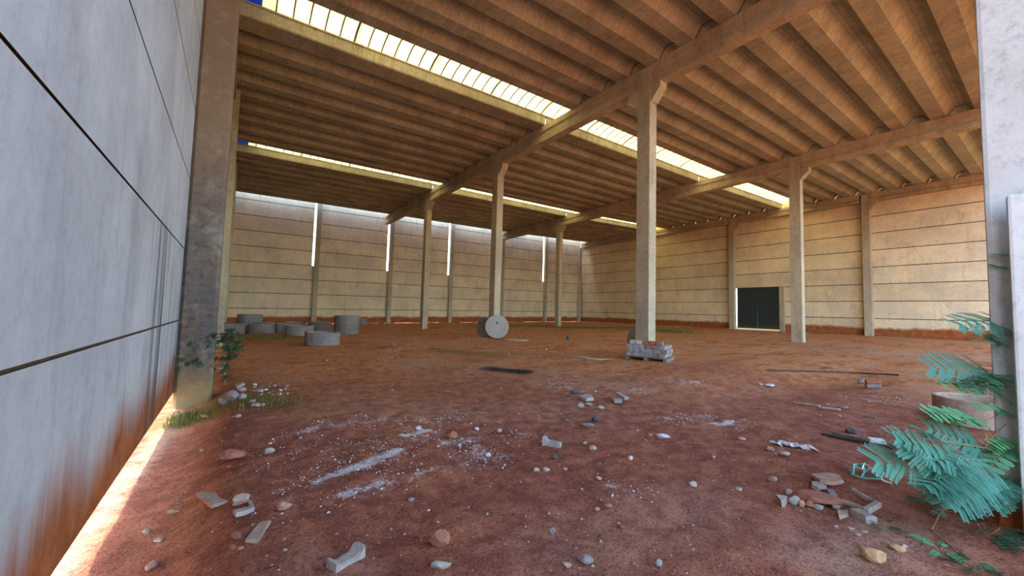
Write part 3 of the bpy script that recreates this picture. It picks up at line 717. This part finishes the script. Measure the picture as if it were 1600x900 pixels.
slab_px([(363,809),(390,797),(388,788),(394,788),(397,799),(383,807),(368,813)], 0.03, 's', 'bent pale shard right of the notched tile shard', 'tile_shard')
slab_px([(383,851),(405,820),(424,816),(419,824),(402,851)], 0.02, 't', 'long narrow grey-brown tile strip in the left foreground', 'tile_shard')
stone(443, 797, 24, 'p', 'oval pinkish stone right of the bent pale shard', 0.65, 0.7, 20)
stone(361, 718, 42, 'r', 'low reddish boulder left of the white powder streaks', 0.5, 0.9)
stone(375, 788, 24, 't', 'brown pointed stone above the bent pale shard', 0.7, 0.6, 40)
stone(237, 890, 17, 'p', 'small pinkish stone in the bottom left corner', 0.8)
stone(370, 842, 20, 'r', 'small red stone left of the long tile strip', 0.6)
stone(364, 859, 12, 'r', 'left of two small brown stones below the tile strip', 0.7)
stone(375, 860, 11, 'r', 'right of two small brown stones below the tile strip', 0.7)
stone(249, 845, 13, 'w', 'small pale flake near the left wall foot', 0.35)
stone(271, 801, 21, 't', 'flat brown flake left of the notched tile shard', 0.25, 0.4, 5)
stone(229, 832, 14, 't', 'flat brown flake nearest the left wall foot', 0.4)
stone(420, 708, 17, 'w', 'pale stone right of the low reddish boulder', 0.55)
stone(706, 685, 18, 'r', 'rust coloured stone amid the white powder', 0.7)
stone(654, 671, 8, 'h', 'small white stone on the powder streak', 0.8)
stone(763, 713, 9, 'h', 'small white stone at the right end of the powder streaks', 0.7)
stone(745, 672, 7, 'h', 'tiny white stone right of the rust coloured stone', 0.8)
stone(780, 675, 8, 'w', 'tiny pale stone beside the small powder patch', 0.8)
stone(798, 678, 8, 'r', 'tiny red stone beside the small powder patch', 0.8)
# dog-bone concrete fragment
A = spot(849, 695); B = spot(876, 699); L = (B-A).length; V = []; F = []
for i in range(7):
    t = i/6; w = 0.05+0.035*max(0, 1-t*3.5)+0.008*(t > 0.8); h = 0.06+0.04*max(0, 1-t*3)
    V += [(-L/2+L*t, -w/2*1.2, 0), (-L/2+L*t, w/2*1.2, 0), (-L/2+L*t, w/2, h), (-L/2+L*t, -w/2, h)]
for i in range(6):
    for q in range(4): F.append((i*4+q, i*4+(q+1) % 4, (i+1)*4+(q+1) % 4, (i+1)*4+q))
F += [(3, 2, 1, 0), (24, 25, 26, 27)]; c = (A+B)/2
o = obj('bone_shaped_fragment', V, F, M_SLAB, loc=(c.x, c.y, c.z), rot=(0, 0, math.atan2(B.y-A.y, B.x-A.x))); fix_normals(o.data); tag(o, 'pale bone-shaped concrete fragment in the middle of the floor', 'fragment')
stone(867, 718, 11, 'd', 'dark grey stone just below the bone-shaped fragment', 0.8)
stone(914, 694, 8, 'w', 'slim pale pebble right of the bone-shaped fragment', 0.6, 0.6, 30)
stone(926, 703, 12, 'w', 'pale stone with a brown side, right of the slim pale pebble', 0.65)
stone(985, 718, 8, 'h', 'small white stone alone right of the pale pebbles', 0.85)
stone(1036, 685, 20, 'h', 'flat oval white stone in the middle right of the floor', 0.35, 0.9)
stone(838, 737, 10, 'w', 'left of two pale stones below the bone-shaped fragment', 0.8)
stone(854, 737, 12, 'w', 'right of two pale stones below the bone-shaped fragment', 0.6)
stone(883, 735, 7, 'p', 'small pinkish pebble right of the two pale stones', 0.8)
stone(935, 749, 10, 'p', 'pinkish stone above the small powder patch', 0.6)
stone(863, 835, 10, 'g', 'upright grey chip in the lower middle of the floor', 1.2, 0.6)
stone(1029, 885, 13, 'g', 'grey shard at the bottom, right of centre', 0.95, 0.7)
stone(915, 878, 24, 'g', 'half-buried grey-brown stone in the lower middle', 0.45)
stone(885, 884, 17, 'p', 'flat pinkish flake left of the half-buried grey-brown stone', 0.35)
stone(950, 792, 12, 'r', 'half-buried red clod in the lower middle', 0.5)
stone(933, 797, 9, 'p', 'small pinkish clod left of the red clod', 0.5)
stone(1082, 760, 13, 'w', 'pale stone left of the rubble heap', 0.75)
stone(1115, 716, 6, 'w', 'tiny pale stone left of the crumpled white sheet', 0.7)
stone(1160, 688, 12, 't', 'flat brown chip right of the flat oval white stone', 0.4)
stone(899, 615, 17, 'd', 'dark grey lump at the upper left of the small debris group', 0.5)
slab_px([(905,624),(915,619),(924,620),(928,627),(916,629)], 0.05, 's', 'pale slab chip in the small debris group, beside the dark lump')
stone(906, 637, 11, 's', 'upright pale chip at the left of the small debris group', 0.8, 0.6)
stone(921, 634, 10, 'w', 'small cream chip below the pale slab chip', 0.5)
stone(938, 640, 12, 's', 'pale double chip in the middle of the small debris group', 0.6)
slab_px([(955,627),(963,625),(972,626),(971,632),(960,631)], 0.05, 's', 'flat pale slab at the right of the small debris group')
o = bar_px((965,622), (979,630), 0.09, 0.05, 's', 'pale broken bar propped on the flat pale slab', 'broken_bar', 'fragment', 0.05)
stone(930, 660, 12, 'd', 'rounded dark stone below the small debris group', 0.9)
stone(916, 666, 22, 'g', 'low grey rubble patch left of the rounded dark stone', 0.25)
stone(888, 531, 6, 'd', 'small dark clod far out on the orange earth', 1.2)
bar_px((900,557), (940,563), 0.30, 0.02, 'o', 'left pale wooden board lying left of the block pallet', 'board', 'board')
bar_px((915,561), (955,562), 0.22, 0.02, 'o', 'right pale wooden board lying left of the block pallet', 'board', 'board', 0.01)
# right-hand debris
stone(1202, 604, 16, 'h', 'flat white stone above the wooden strips', 0.3)
stone(1187, 602, 7, 'w', 'small pale stone left of the flat white stone', 0.6)
bar_px((1240,630), (1281,636), 0.06, 0.025, 'o', 'left wooden strip lying on the red earth', 'wooden_strip', 'wood')
bar_px((1281,638), (1313,642), 0.07, 0.03, 'w', 'right whitish wooden strip lying on the red earth', 'wooden_strip', 'wood')
stone(1320, 637, 11, 't', 'flat chip just above the whitish wooden strip', 0.2)
bar_px((1348,650), (1369,654), 0.03, 0.03, M_WOOD_D, 'short brown stick left of the bushy plant', 'stick', 'stick')
stone(1346, 599, 13, 'g', 'grey stone left of the two stacked bricks', 0.7)
for q_, (dz, lb, mt) in enumerate(((0, 'lower of two stacked bricks in the hollow at the right', 'g'), (0.085, 'upper of two stacked bricks in the hollow at the right', 'b'))):
    b_ = bar_px((1353, 606), (1376, 606), 0.14, 0.085, mt, lb, 'brick', 'brick', dz)
tub = [spot(1200+(1405-1200)*t, 580+8*t-1.5*math.sin(t*3)) + Vector((0, 0, 0.03)) for t in np.linspace(0, 1, 14)]
v, f = tube_vf([(q.x-tub[0].x, q.y-tub[0].y, q.z-tub[0].z) for q in tub], 0.022, 6); o = obj('iron_rod', v, f, M_IRON, loc=tub[0]); tag(o, 'long dark rod lying across the earth right of the block pallet', 'rod')
bar_px((1284, 680), (1400, 703), 0.05, 0.03, M_IRON, 'dark plank lying half under the bushy plant', 'plank', 'plank')
bar_px((1300, 680), (1352, 692), 0.02, 0.05, M_WOOD_D, 'thin grey lath lying against the dark plank', 'lath', 'plank')
stone(1332, 677, 20, 'd', 'dark burnt lump above the dark plank', 0.5)
bar_px((1356, 693), (1382, 696), 0.11, 0.07, 'h', 'white block lying at the tip of the bushy plant', 'white_block', 'block')
# crumpled white sheet
c0 = spot(1240, 699); n_ = 13; V = []; F = []
for i in range(n_):
    q_ = spot(1208+i*5.2, 693+i*0.75+3*math.sin(i*1.7)); wv = 0.05+0.03*math.sin(i*2.3)
    for s_ in (-1, 0, 1): V.append((q_.x-c0.x+0.3*wv*s_, q_.y-c0.y+wv*s_, gz(q_.x, q_.y)-c0.z+0.006+(0.045 if s_ == 0 else 0.012)*(0.6+0.4*math.sin(i*3.1))))
for i in range(n_-1):
    for s_ in range(2): F.append((i*3+s_, (i+1)*3+s_, (i+1)*3+s_+1, i*3+s_+1))
o = obj('crumpled_sheet', V, F, M_WHITE, loc=c0); sm = o.modifiers.new('thickness', 'SOLIDIFY'); sm.thickness = 0.006; tag(o, 'crumpled white sheet on the ground above the rubble heap', 'sheet')
stone(1226, 711, 16, 'w', 'pale stone just below the crumpled white sheet', 0.4)
stone(1203, 703, 12, 'p', 'pinkish stone left of the crumpled white sheet', 0.5)
slab_px([(1267,749),(1290,743),(1312,745),(1320,756),(1300,762),(1282,760)], 0.03, 'p', 'large cracked pinkish slab at the top of the rubble heap')
slab_px([(1269,758),(1280,756),(1293,765),(1279,770),(1268,766)], 0.03, 'w', 'smaller pale slab just below the cracked pinkish slab')
slab_px([(1212,783),(1230,786),(1227,794),(1222,795)], 0.06, 's', 'triangular grey shard at the left end of the rubble heap')
stone(1232, 772, 11, 'w', 'pale chip at the upper left of the rubble heap', 0.8)
stone(1241, 787, 16, 's', 'pale blocky stone right of the triangular grey shard', 0.9)
stone(1253, 791, 11, 'y', 'orange flake in the row of rubble stones', 0.9, 0.6)
stone(1266, 792, 16, 'r', 'brown rounded stone in the row of rubble stones', 0.7)
stone(1280, 796, 14, 's', 'grey stone at the right end of the row of rubble stones', 0.6)
slab_px([(1291,771),(1303,771),(1309,782),(1300,785)], 0.04, 'g', 'grey slab chip below the cracked pinkish slab')
bar_px((1296, 783), (1307, 796), 0.05, 0.03, 'w', 'narrow pale splinter below the grey slab chip', 'splinter', 'fragment')
slab_px([(1308,804),(1326,803),(1327,810),(1312,813)], 0.03, 't', 'flat brown slab left of the split grey block')
bar_px((1336, 806), (1364, 821), 0.085, 0.06, 's', 'split grey concrete block at the right end of the rubble heap', 'concrete_block', 'block')
bar_px((1332, 769), (1370, 791), 0.032, 0.035, 's', 'long pale concrete bar above the split grey block', 'concrete_bar', 'fragment')
bar_px((1373, 792), (1353, 803), 0.045, 0.045, 's', 'short concrete bar joining the long pale bar to a corner', 'concrete_bar', 'fragment')
bar_px((1315, 785), (1355, 800), 0.06, 0.025, 't', 'tapering brown board under the short concrete bar', 'board', 'board')
for t in ((1345,822,9),(1330,827,10),(1352,832,12),(1308,824,9),(1340,836,9)):
    stone(t[0], t[1], t[2], 'w', 'small pale chip scattered below the split grey block', 0.3, group='chips below the split block')
stone(1365, 876, 33, 'y', 'ochre rock with a jagged top in the lower right', 0.65, 0.7, -30)
stone(1402, 860, 21, 'y', 'yellowish stone right of and above the ochre rock', 0.5)
stone(1412, 855, 9, 'w', 'pale chip touching the yellowish stone', 0.6)
stone(1310, 790, 10, 'w', 'small pale chip beside the narrow splinter', 0.4)
stone(1208, 752, 14, 'p', 'pinkish stone left of the rubble heap', 0.6)
# earth clod heap under the rubble
stone(1275, 785, 62, 'r', 'loose red earth clod behind the row of rubble stones', 0.28, 0.6, seed=91)
# coiled strap
c0 = spot(1360, 752); V_ = []
def strap(pts, mat, nm, par):
    P = [(spot(*q)+Vector((0, 0, 0.02+0.05*h))-c0) for q, h in pts]; v, f = tube_vf(P, 0.008, 5); return obj(nm, v, f, mat, par)
st = tag(empty('coiled_strap', c0), 'green and white plastic strap coiled above the long concrete bar', 'strap')
strap([((1330,745),0),((1338,737),1),((1352,740),.6),((1346,750),0),((1333,748),.4),((1334,739),1.2),((1348,735),.8),((1349,748),0)], M_GREEN, 'green_band', st)
strap([((1328,742),.2),((1340,735),1),((1350,746),.3),((1360,739),.6),((1381,746),.5),((1376,754),.2),((1358,752),.1),((1348,750),0)], M_GREEN, 'green_band', st)
strap([((1333,737),.8),((1347,744),.9),((1351,736),1.1),((1368,745),.6),((1380,755),.1),((1394,759),0)], M_STRAPW, 'white_band', st)
# stones by the left column
stone(362, 628, 22, 'g', 'largest grey boulder right of the dark weathered column', 0.95, 0.9)
stone(349, 632, 16, 'g', 'grey boulder touching the foot of the dark weathered column', 0.8, 0.8)
stone(378, 624, 14, 's', 'pale grey boulder right of the largest grey boulder', 0.7)
slab_px([(366,607),(381,600),(383,602),(370,609)], 0.05, 'w', 'pale slab sliver above the grey boulders')
stone(378, 612, 13, 's', 'pale stone behind the grey boulders', 0.6); stone(406, 613, 12, 's', 'bluish pale stone in the gravel patch by the column', 0.5)
stone(400, 636, 14, 'w', 'pale stone at the edge of the mossy patch', 0.5); stone(395, 629, 9, 'w', 'small pale stone in the mossy patch', 0.6)
stone(372, 652, 9, 'w', 'small pale stone below the mossy patch', 0.6); stone(320, 652, 13, 'p', 'pinkish stone before the foot of the dark column', 0.4)
stone(410, 634, 8, 'w', 'pale pebble at the right end of the mossy patch', 0.6); stone(346, 577, 18, 't', 'flat board-like chip beside the dark column', 0.2)
for i in range(26):
    t = RNG.random(); px_ = 375+75*t+RNG.uniform(-4, 4); py_ = 612-8*t+RNG.uniform(-9, 14)
    stone(px_, py_, RNG.uniform(3, 6), RNG.choice('whsg'), 'small pale pebble in the gravel patch right of the dark column', 0.6, group='pebbles right of the dark column')
# scattered small stones on the open floor
for i in range(70):
    while True:
        x = RNG.uniform(-0.2, 9.0); y = RNG.uniform(1.5, 9.5); p = Vector((x, y, gz(x, y))); d = depth_of(p)
        if d > 2.3: break
    s = RNG.uniform(0.02, 0.05); sd_ = 1000+i
    mk = RNG.choice('rrrpppwgt'); half = ('left' if x < 2.2 else 'middle' if x < 5 else 'right'); far = 'near' if y < 5 else 'far'
    o = link_mesh('small_stone', rock_mesh(sd_, s*1.2, s, s*0.7, MATS[mk]), None, (x, y, p.z-0.12*s), (0, 0, RNG.uniform(0, 6)))
    tag(o, 'small loose %s stone on the %s %s part of the earth floor' % (dict(r='red', p='pinkish', w='pale', g='grey', t='brown')[mk], far, half), 'stone', 'small loose stones on the floor')
# gravel, chips: too many to count
def gravel(name, pts, sizes, mats, label, seed):
    r = np.random.RandomState(seed); V = []; F = []; fmt = []
    base = np.array([(1, 0, 0), (0, 1, 0), (-1, 0, 0), (0, -1, 0), (0, 0, 0.8), (0, 0, -0.3)]); tri = [(0, 1, 4), (1, 2, 4), (2, 3, 4), (3, 0, 4), (1, 0, 5), (2, 1, 5), (3, 2, 5), (0, 3, 5)]
    zs = ground(pts[:, 0], pts[:, 1])
    for i in range(len(pts)):
        a = r.uniform(0, 6.28); ca, sa = math.cos(a), math.sin(a); k = sizes[i]; b = base*(1+r.uniform(-.35, .35, base.shape)); o = len(V)
        for q in b: V.append((pts[i, 0]+k*(q[0]*ca-q[1]*sa*0.7), pts[i, 1]+k*(q[0]*sa+q[1]*ca*0.7), zs[i]+k*q[2]*0.8))
        F += [tuple(o+j for j in t) for t in tri]; fmt += [r.randint(len(mats))]*8
    o = obj(name, V, F, mats, fmat=fmt); tag(o, label, 'gravel', kind='stuff'); return o
r_ = np.random.RandomState(5); N = 14000
gp = np.stack([r_.uniform(-0.3, 11, N), 1.2+11*r_.rand(N)**1.2], -1)
gravel('gravel', gp, np.clip(r_.lognormal(-5.05, 0.45, N), 0.003, 0.022), [M_STONE_R, M_STONE_R, M_STONE_P, M_TILE, M_STONE_W], 'fine reddish gravel strewn over the earth floor', 3)
N2 = 2600; fp = np.stack([r_.uniform(1, 34, N2), r_.uniform(9, 34, N2)], -1)
gravel('far_gravel', fp, np.clip(r_.lognormal(-3.75, 0.5, N2), 0.01, 0.07), [M_STONE_R, M_STONE_R, M_STONE_P, M_TILE, M_STONE_W, M_STONE_D], 'loose chips and clods strewn over the far earth floor', 8)
wgt = POWDER_MASK[:-1, :-1]*np.diff(gx)[:, None]*np.diff(gy)[None, :]; wgt = (wgt*(POWDER_MASK[:-1, :-1] > 0.08)*(np.hypot(GX, GY)[:-1, :-1] < 12)).ravel(); wgt /= wgt.sum()
ch = r_.choice(len(wgt), 6500, p=wgt); ii, jj = np.unravel_index(ch, (nx-1, ny-1))
cp = np.stack([gx[ii]+r_.normal(0, 0.16, len(ii)), gy[jj]+r_.normal(0, 0.16, len(jj))], -1)
gravel('white_chips', cp, np.clip(r_.lognormal(-5.1, 0.5, len(cp)), 0.003, 0.022), [M_WHITE, M_WHITE, M_STONE_W, M_STONE_G], 'white crumbs strewn along the powder streaks', 4)

# ------------------------------------------------------------------ plants
def leaflet(V, F, base, d, side, L, W, up):
    """one pointed oval leaflet, folded a little along its midrib"""
    o = len(V); V += [base, base+d*L*0.22+side*W*0.46, base+d*L*0.78+side*W*0.5, base+d*L, base+d*L*0.78-side*W*0.42, base+d*L*0.22-side*W*0.46]; F.append((o, o+1, o+2, o+3, o+4, o+5))
def bipinnate(seed, L, pairs, plen, nlf, lw):
    r = random.Random(seed); V = []; F = []; up = Vector((0, 0, 1))
    def axis(t): return Vector((L*t, 0.0, -0.22*L*t*t))
    v, f = tube_vf([axis(t) for t in np.linspace(0, 1, 7)], 0.0028, 4, 0.0012); V += v; F += f
    for k in range(pairs):
        t = 0.16+0.82*k/(pairs-1); b = axis(t); pl = plen*(0.65+0.5*math.sin(math.pi*min(1, 0.25+t*0.75)))
        for s in (-1, 1):
            an = math.radians(62-22*t)+r.uniform(-.08, .08)
            d = Vector((math.cos(an), s*math.sin(an), -0.12+r.uniform(-.1, .1))).normalized(); sd_ = d.cross(up).normalized()
            v, f = tube_vf([b, b+d*pl], 0.0012, 3); o = len(V); V += v; F += [tuple(i+o for i in q) for q in f]
            for i in range(nlf):
                u = 0.06+0.94*i/(nlf-1); pb = b+d*(pl*u)-up*(0.06*pl*u*u); ll = lw*(1.0-0.35*u)*(0.9+0.2*r.random())
                for e in (-1, 1):
                    ld = (d*0.42+sd_*e*0.9).normalized(); leaflet(V, F, pb, ld, d, ll, ll*0.36, up)
    return mesh('leaf', V, F, M_LEAF)
def pinnate(seed, L, pairs, ll, lw, mat):
    r = random.Random(seed); V = []; F = []; up = Vector((0, 0, 1))
    def axis(t): return Vector((L*t, 0.0, -0.15*L*t*t))
    v, f = tube_vf([axis(t) for t in np.linspace(0, 1, 5)], 0.002, 4, 0.001); V += v; F += f
    for k in range(pairs):
        b = axis(0.2+0.8*k/(pairs-1))
        for s in (-1, 1):
            d = Vector((0.55, s*0.9, r.uniform(-.15, .1))).normalized(); side = d.cross(up).normalized(); o = len(V); n = 8
            for i in range(n):
                a = 2*math.pi*i/n; V.append(b+d*(ll*(0.5-0.5*math.cos(a)))+side*(lw*0.5*math.sin(a)))
            F.append(tuple(o+i for i in range(n)))
    return mesh('leaf', V, F, mat)
BIP = [bipinnate(21+i, 0.26, 8, 0.098, 16, 0.0195) for i in range(3)]
PIN = [pinnate(31, 0.16, 5, 0.05, 0.032, M_LEAF2), pinnate(32, 0.13, 6, 0.036, 0.022, M_LEAF2)]
PIND = [pinnate(41, 0.14, 5, 0.045, 0.026, M_LEAFD), pinnate(42, 0.12, 4, 0.05, 0.03, M_LEAFD)]
def put_leaf(par, me, base, tip, roll, L0, face=None):
    base = Vector(base); d = Vector(tip)-base; L = d.length; x = d.normalized(); z = Vector((0, 0, 1)) if face is None else Vector(face); z = (z-x*z.dot(x)).normalized(); y = z.cross(x)
    c, s = math.cos(roll), math.sin(roll); y2 = y*c+z*s; z2 = z*c-y*s; k = L/L0
    m = Matrix(((x.x*k, y2.x*k, z2.x*k, base.x), (x.y*k, y2.y*k, z2.y*k, base.y), (x.z*k, y2.z*k, z2.z*k, base.z), (0, 0, 0, 1)))
    o = link_mesh('leaf', me, par); o.matrix_basis = Matrix.Translation(-par.location) @ m
    return o
root = spot(1588, 812); bush = tag(empty('acacia_bush', root), 'bushy plant with feathery blue-green leaves by the standing slab', 'plant')
def stem(pts, r0, r1, par=bush, nm='stem', mat=M_TWIG):
    P = [Vector(q)-par.location for q in pts]; v, f = tube_vf(P, r0, 6, r1); return obj(nm, v, f, mat, par)
RT = Vector(root)
D0 = depth_of(root)
tips = []
S_ = [[RT, at(1578,720,D0*.98), at(1545,668,D0*.97), at(1500,655,D0*.96)], [RT, at(1580,740,D0*.97), at(1540,700,D0*.95), at(1480,690,D0*.93), at(1440,685,D0*.92)],
      [RT, at(1588,690,D0), at(1594,600,D0*1.0), at(1570,575,D0*1.0), at(1530,570,D0)], [at(1594,600,D0), at(1600,500,D0), at(1604,400,D0)],
      [RT, at(1560,770,D0*.95), at(1520,740,D0*.92), at(1470,720,D0*.9)], [at(1540,700,D0*.95), at(1541,680,D0*.95), at(1530,662,D0*.95), at(1574,642,D0*.97)], [at(1545,690,D0*.96), at(1578,656,D0*.97)]]
for s in S_: stem(s, 0.006, 0.003)
FACE = (-0.62, -0.12, 0.75)                    # the leaves turn to the light of the open front
# (base px, tip px, depth factor base, depth factor tip, roll)
BL = [((1500,735),(1380,705),.93,.90,.5),((1495,730),(1418,668),.93,.90,.35),((1510,740),(1428,690),.91,.88,.7),((1490,715),(1448,765),.91,.86,.9),((1500,712),(1470,775),.90,.84,1.0),((1505,735),(1490,770),.90,.85,.9),
      ((1470,690),(1440,660),.95,.92,.4),((1540,705),(1470,665),.96,.93,.5),((1555,715),(1500,675),.97,.95,.4),((1540,720),(1460,705),.92,.88,.6),((1560,735),(1510,770),.93,.88,.9),((1570,745),(1540,785),.95,.9,.9),
      ((1560,725),(1520,690),.97,.94,.5),((1580,740),(1555,790),.96,.92,.8),((1590,735),(1600,790),.96,.9,.8),((1575,715),(1600,690),.98,.95,.3),((1520,745),(1440,735),.90,.86,.8),((1530,735),(1452,748),.90,.86,.9),
      ((1560,590),(1470,562),1.0,.97,.6),((1570,585),(1480,575),1.0,.97,.8),((1565,580),(1530,600),1.0,.96,.9),((1600,510),(1508,488),1.0,.97,.5),((1604,515),(1530,512),1.0,.97,.8),((1600,520),(1560,525),1.0,.97,.8),
      ((1560,600),(1490,580),.99,.96,.7),((1590,570),(1610,610),.97,.95,.5),((1585,640),(1610,680),.97,.95,.5),((1590,760),(1530,760),.92,.88,.9),((1545,745),(1500,790),.9,.85,1.0)]
for i, (b, t, kb, kt, rl) in enumerate(BL):
    B_ = at(b[0], b[1], D0*kb); put_leaf(bush, BIP[i % 3], B_, B_+(at(t[0], t[1], D0*kt)-B_)*0.84, (rl-0.7)*0.9+0.5*math.sin(i*2.4), 0.26, FACE)
PL = [((1530,614),(1484,596),.97,.96,.7),((1545,600),(1565,612),.98,.97,.9),((1575,590),(1540,592),.98,.96,.9),((1530,655),(1470,640),.96,.94,.6),((1540,660),(1500,650),.95,.93,.8),((1545,640),(1590,645),.97,.96,.6),((1560,635),(1530,632),.96,.95,.7),((1500,648),(1460,642),.95,.93,.6),
      ((1600,400),(1568,392),1.0,.98,.8),((1606,405),(1570,410),1.0,.98,.6),((1600,450),(1585,440),1.0,.99,.6),((1590,690),(1560,690),.95,.93,.6),((1585,700),(1550,720),.95,.92,.8),((1575,690),(1555,700),.96,.94,.5),((1600,640),(1570,615),.97,.96,.6)]
for i, (b, t, kb, kt, rl) in enumerate(PL):
    put_leaf(bush, PIN[i % 2], at(b[0], b[1], D0*kb), at(t[0], t[1], D0*kt), (rl-0.7)*0.9, 0.16 if i % 2 == 0 else 0.13, FACE)
# fallen twig and seedlings in the lower right
tw = spot(1456, 830)
tg = tag(empty('fallen_twig', tw), 'bent bare twig on the ground under the bushy plant', 'twig')
stem([spot(1536, 780)+Vector((0,0,.10)), spot(1498, 795)+Vector((0,0,.06)), spot(1470, 806)+Vector((0,0,.03)), tw+Vector((0,0,.012)), spot(1480, 850)+Vector((0,0,.012)), spot(1505, 874)+Vector((0,0,.01))], 0.005, 0.003, tg, 'twig_stem')
tg2 = tag(empty('dry_stick', spot(1490, 887)), 'dry stick in the bottom right corner', 'stick')
stem([spot(1475, 884)+Vector((0,0,.008)), spot(1492, 890)+Vector((0,0,.012)), spot(1508, 897)+Vector((0,0,.008))], 0.004, 0.003, tg2, 'stick_stem')
def seedling(px, py, label, mats, n, size, seed, name='seedling', spread=1.0, hgt=1.0):
    p = spot(px, py); r = random.Random(seed); s = tag(empty(name, p), label, 'plant')
    for i in range(n):
        a = r.uniform(0, 6.28); h = size*r.uniform(0.3, 0.9)*hgt; tip = p+Vector((math.cos(a)*size*spread*r.uniform(.5, 1), math.sin(a)*size*spread*r.uniform(.5, 1), h*r.uniform(0.5, 1.1))); b = p+(tip-p)*0.35+Vector((0, 0, h*0.35))
        v, f = tube_vf([Vector((0, 0, -0.01)), b-p], 0.0025, 4, 0.0015); obj('stem', v, f, M_TWIG, s)
        put_leaf(s, mats[i % len(mats)], b, tip, r.uniform(-.4, .4), 0.13)
    return s
seedling(1380, 828, 'small dark green seedling beside the split grey block', PIND, 6, 0.10, 4)
seedling(1470, 862, 'light green seedling under the bent twig', PIN, 7, 0.12, 5, hgt=0.4)
seedling(1545, 835, 'dark low seedling beneath the bushy plant', PIND, 12, 0.24, 6, hgt=0.5)
seedling(1475, 800, 'dark low seedling in the shade left of the bent twig', PIND, 9, 0.22, 8, hgt=0.4)
seedling(1525, 893, 'dark green plant cut by the bottom edge', PIND, 9, 0.16, 9, hgt=0.6)
# dark shrub by the left column
pr_ = spot(352, 602); dk = depth_of(pr_); DN = 6.55
sh = tag(empty('dark_shrub', pr_), 'dark leafy shrub straddling the weathered column', 'plant')
b0 = at(338, 575, 7.2)
stem([pr_, at(350,580,dk*.97), b0, at(320,556,DN), at(300,552,DN), at(262,560,DN)], 0.010, 0.004, sh); stem([pr_, at(350,560,dk*.98), at(356,535,dk*.98), at(362,515,dk*.98)], 0.010, 0.004, sh); stem([at(320,556,DN), at(312,540,DN), at(330,528,DN)], 0.006, 0.003, sh)
r = random.Random(77)
CL = [((255,562),10,8,DN,6),((268,557),12,9,DN,7),((290,566),18,8,DN,6),((305,560),14,9,DN,6),((322,533),18,8,DN,8),((302,536),12,8,DN,6),((350,530),14,16,dk*.97,18),((357,545),14,18,dk*.97,20),((345,568),12,14,dk*.96,14),((362,522),12,14,dk*.97,14),((370,538),10,10,dk*.97,10),((335,527),14,7,DN,6),((348,588),10,8,dk*.96,5)]
for (c_, sx_, sy_, kd, nn) in CL:
    for i in range(nn):
        px_, py_ = c_[0]+r.uniform(-1, 1)*sx_*0.8, c_[1]+r.uniform(-1, 1)*sy_*0.8; a = r.uniform(0, 6.28)
        b = at(px_, py_, kd*r.uniform(.985, 1.0)); t = at(px_+8*math.cos(a), py_+5*math.sin(a)+2, kd*r.uniform(.98, .995))
        put_leaf(sh, PIND[i % 2], b, t, r.uniform(-.6, .6), 0.14 if i % 2 == 0 else 0.12, (0.1, -0.8, 0.5))

def grass(name, strokes, n, h, label, seed, mat=M_GRASS, width=0.006):
    r = random.Random(seed); V = []; F = []; strokes = [(spot(q[0], q[1]), spot(q[2], q[3]), q[4]) for q in strokes]
    for _ in range(n):
        A, B, w = r.choice(strokes); t = r.random(); x = A.x+(B.x-A.x)*t+r.gauss(0, w); y = A.y+(B.y-A.y)*t+r.gauss(0, w)
        if not (-0.72 < x < 37.9 and y < 37.7): continue
        z = gz(x, y); an = r.uniform(0, 6.28); hh = h*r.uniform(.4, 1.2); le = r.uniform(0.2, 0.9)*hh; wd = width*r.uniform(.7, 1.4); o = len(V)
        dx, dy = math.cos(an), math.sin(an)
        V += [(x-dy*wd, y+dx*wd, z-.01), (x+dy*wd, y-dx*wd, z-.01), (x+dx*le*.35-dy*wd*.7, y+dy*le*.35+dx*wd*.7, z+hh*.6), (x+dx*le*.35+dy*wd*.7, y+dy*le*.35-dx*wd*.7, z+hh*.6), (x+dx*le, y+dy*le, z+hh)]
        F += [(o, o+1, o+3, o+2), (o+2, o+3, o+4)]
    return tag(obj(name, V, F, mat), label, 'grass', kind='stuff')
grass('grass', [(255,672,285,650,.12),(285,655,330,645,.10)], 380, 0.12, 'bright grass and weeds at the sunlit foot of the column', 1, M_GRASS, 0.007)
grass('grass', [(345,632,440,630,.22),(360,640,420,622,.25)], 500, 0.05, 'low mossy grass in the gravel right of the column', 2)
grass('grass', [(770,510,880,511,.9),(870,512,990,513,.8),(1032,516,1062,519,.7)], 2600, 0.16, 'sparse green grass growing along the far floor', 3, M_GRASS, 0.02)
grass('grass', [(1155,513,1215,514,.35)], 500, 0.22, 'green grass under the dark gate', 5, M_GRASS, 0.02)
grass('grass', [(365,527,440,530,.6)], 700, 0.10, 'low grass before the concrete rings', 6, M_GRASS, 0.012)
